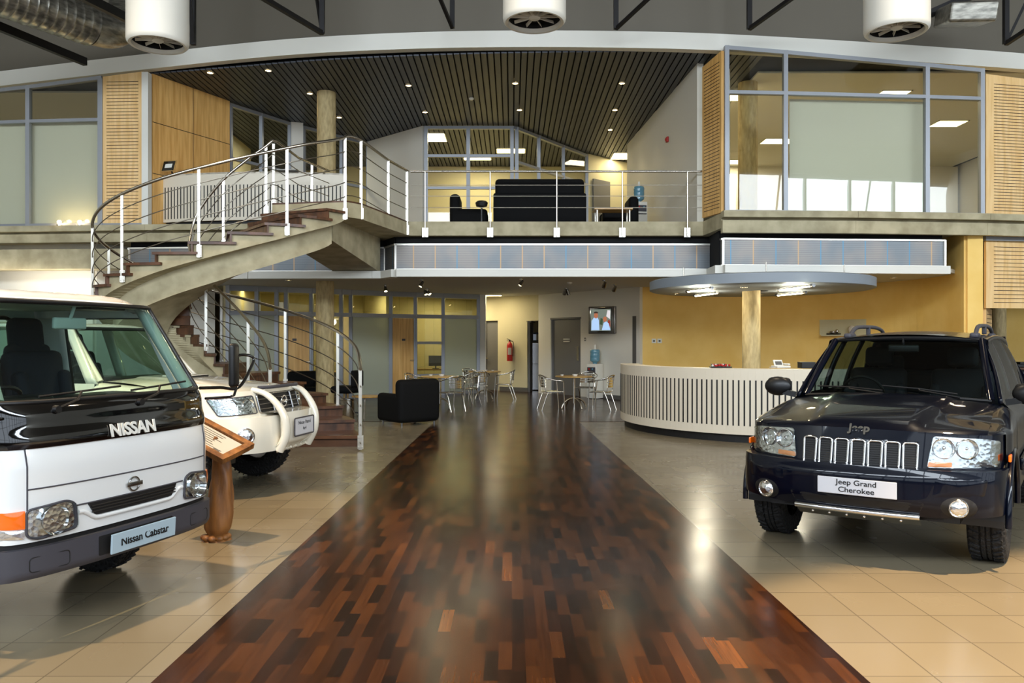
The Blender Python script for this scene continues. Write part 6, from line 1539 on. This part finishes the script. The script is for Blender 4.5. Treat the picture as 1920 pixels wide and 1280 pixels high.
# ================================================================ upper floor furniture
zf = Z2
t = thing('sofa', 'large black high-backed sofa seen from behind at the balcony railing', 'sofa', (*XY(1011, 18.3), zf))
W_ = 2.08
g = MB(); g.rbox((0, -.30, .38), (W_, .30, .74), .05, seg=4); g.build('back_lower', 'black_leather', t, smooth=50)
g = MB(); g.rbox((0, -.28, .88), (W_-.08, .24, .40), .09, seg=5); g.build('back_cushion', 'black_leather', t, smooth=50)
g = MB(); g.rbox((0, .10, .28), (W_-.3, .66, .34), .05); g.build('seat', 'black_leather', t, smooth=50)
for s_ in (-1, 1): g = MB(); g.rbox((s_*(W_/2-.11), .05, .34), (.22, .84, .62), .07, seg=4); g.build('armrest', 'black_leather', t, smooth=50)
for s_ in (-1, 1):
    for q in (-.35, .38): g = MB(); g.cyl((s_*.9, q, 0), (s_*.9, q, .10), .025, 10); g.build('leg', 'chrome_dull', t)
armchair(*XY(880, 18.5), .0, 'black armchair left of the large sofa on the upper floor, seen from the side', zf, w_=.8, d=.86, h=.78, arm=.44)
armchair(*XY(1160, 19.0), PI, 'black armchair right of the upstairs sofa beside the water cooler', zf, w_=.8, d=.85, h=.82, arm=.5)
t = thing('coffee_table', 'low wood-topped table with pale legs between the sofa and the right armchair upstairs', 'coffee table', (*XY(1148, 17.95), zf)); g = MB(); g.rbox((0, 0, .37), (.85, .5, .035), .006); g.build('tabletop', 'table_wood', t)
for sx in (-1, 1):
    for sy in (-1, 1): g = MB(); g.cyl((sx*.36, sy*.2, 0), (sx*.36, sy*.2, .36), .018, 8); g.build('leg', 'post_metal', t)
t = thing('flower_bowl', 'small dark round bowl on the arm side of the left upstairs armchair', 'bowl', (*XY(903, 17.72), zf)); g = MB(); g.lathe([(.001, .0), (.1, .0), (.03, .04), (.02, .40), (.12, .42), (.14, .50), (.1, .54), (.001, .55)], 24); g.build('bowl', 'black_plastic', t, smooth=50)
water_cooler(*XY(1198, 20.4), zf, .2, 'white water cooler with blue bottle against the upper right wall')
p0, p1 = Vector((*XY(1313, 17.3), 0)), Vector((*XY(1180, 24.4), 0)); s_ = share((p0.x, p0.y), (p1.x, p1.y), 1258); q = p0.lerp(p1, s_); t = thing('alarm_sounder', 'small red alarm sounder high on the upper right white wall', 'alarm', (q.x-.10, q.y-.02, 1.6+(640-262)/1500*q.y), math.atan2(p1.y-p0.y, p1.x-p0.x))
g = MB(); g.rbox((0, 0, 0), (.13, .05, .13), .012); g.build('housing', 'red_paint', t); g = MB(); g.lathe([(.001, .05), (.03, .045), (.045, .02)], 20, 'Y'); g.build('horn', 'red_paint', t, smooth=50)
t = thing('picture_frame', 'tilted black and gold picture frame standing on the gallery counter', 'picture frame', (*XY(317, 17.95), Z2+1.205), -.25); Mr = Matrix.Rotation(-.35, 3, 'X')
g = MB(); g.rbox((0, 0, .16), (.34, .02, .28), .004, rot=Mr); g.build('frame', 'table_wood', t); g = MB(); g.box((0, -.014, .16), (.30, .006, .24), rot=Mr); g.build('mount', 'gloss_black', t); g = MB(); g.box((0, -.019, .16), (.18, .004, .10), rot=Mr); g.build('photograph', 'blind_grey', t); g = MB(); g.bar((0, .02, .2), (0, .12, .0), .04, .006); g.build('easel', 'black_plastic', t)
t = thing('folder', 'flat black folder lying on the gallery counter right of the picture frame', 'folder', (*XY(540, 17.75), Z2+1.205)); g = MB(); g.rbox((0, 0, .015), (.46, .22, .03), .006); g.build('cover', 'black_plastic', t); g = MB(); g.box((0, 0, .016), (.44, .225, .016)); g.build('pages', 'paper', t)
for px, lab in ((115, 'small glowing lamp on the left ledge, the left one of two'), (153, 'small glowing lamp on the left ledge, the right one of two')):
    p = at(px, 416, 17.95); t = thing('ledge_lamp', lab, 'lamp', (p.x, p.y-.08, Z2+.006)); g = MB(); g.lathe([(.06, 0), (.06, .03), (.02, .05)], 20); g.build('base', 'stainless', t, smooth=40); g = MB(); g.ball((0, 0, .09), .045, 10); g.build('bulb', 'lamp_warm', t, smooth=60)
    lamp('ledge_glow', 'POINT', (p.x, p.y-.2, Z2+.15), 3, (1, .75, .4), shadow_soft_size=.05)

# ================================================================ carved wooden lectern between the truck and the off-roader
LX, LY = atz(405, 1012, 0).x, atz(405, 1012, 0).y
t = thing('carved_lectern', 'carved wooden lectern with a framed information sheet, at the front corner of the white truck', 'lectern', (LX, LY, 0))
g = MB()
def post(u, v):
    z = .74*u; a = 2*PI*v; r = .085+.022*math.sin(u*PI*1.3+.6)-.045*(1-smoother(0, .16, u))*smoother(.0, .07, u)*1.0
    r += .02*(1-smoother(.0, .06, u)); r += .006*math.sin(a*5+u*9)+.004*math.sin(a*3-u*14)
    return (.045*math.sin(u*2.4)+r*math.cos(a)*1.0, r*.85*math.sin(a), z)
g.grid(post, 40, 36); g.grid(lambda u, v: (.105*u*math.cos(2*PI*v), .09*u*math.sin(2*PI*v), 0.001), 2, 24); g.build('post', 'oak_carved', t, smooth=60)
g = MB()
for k in range(7): a = -PI+.3+k*PI/5; g.ball((.085*math.cos(a), .08*math.sin(a), .028), .032, 8, (1.1, 1.1, .8))
g.build('claw_foot', 'oak_carved', t, smooth=60)
ru = Vector((.449, -.15, -.196)).normalized(); rv = Vector((.153, .30, .071)); rv = (rv-ru*rv.dot(ru)).normalized(); rn = ru.cross(rv)
Rz = Matrix((ru, rv, rn)).transposed()
cen = Vector((-2.081, 6.45, .757))-ru*.30-rv*.175-Vector((LX, LY, 0))
def bx(gm, c, d): gm.box(cen+Rz@Vector(c), d, rot=Rz)
BWd, BHt = .60, .35
g = MB(); bx(g, (0, 0, -.012), (BWd-.02, BHt-.02, .02)); bd = g.build('board', 'oak_carved', t)
g = MB(); bx(g, (0, -BHt/2+.025, 0), (BWd, .055, .045)); bx(g, (0, BHt/2-.025, 0), (BWd, .055, .045)); bx(g, (-BWd/2+.025, 0, 0), (.055, BHt-.1, .045)); bx(g, (BWd/2-.025, 0, 0), (.055, BHt-.1, .045)); g.build('frame', 'oak_carved', t)
g = MB(); bx(g, (0, 0, .003), (BWd-.12, BHt-.12, .004)); sh_ = g.build('information_sheet', 'paper', t)
g = MB()
for k in range(7): bx(g, (-.04+.02*(k % 2), .085-.024*k, .0065), (.26-.05*(k % 3), .006, .001))
bx(g, (0, -.085, .0065), (.40, .004, .001)); bx(g, (.16, -.10, .0065), (.06, .02, .001)); bx(g, (-.14, -.10, .0065), (.08, .015, .001))
g.build('printed_lines', 'skirting', sh_)
g = MB(); g.bar(Vector((.03, 0, .68)), cen+Rz@Vector((0, 0, -.02)), .10, .10); g.build('neck', 'oak_carved', t)
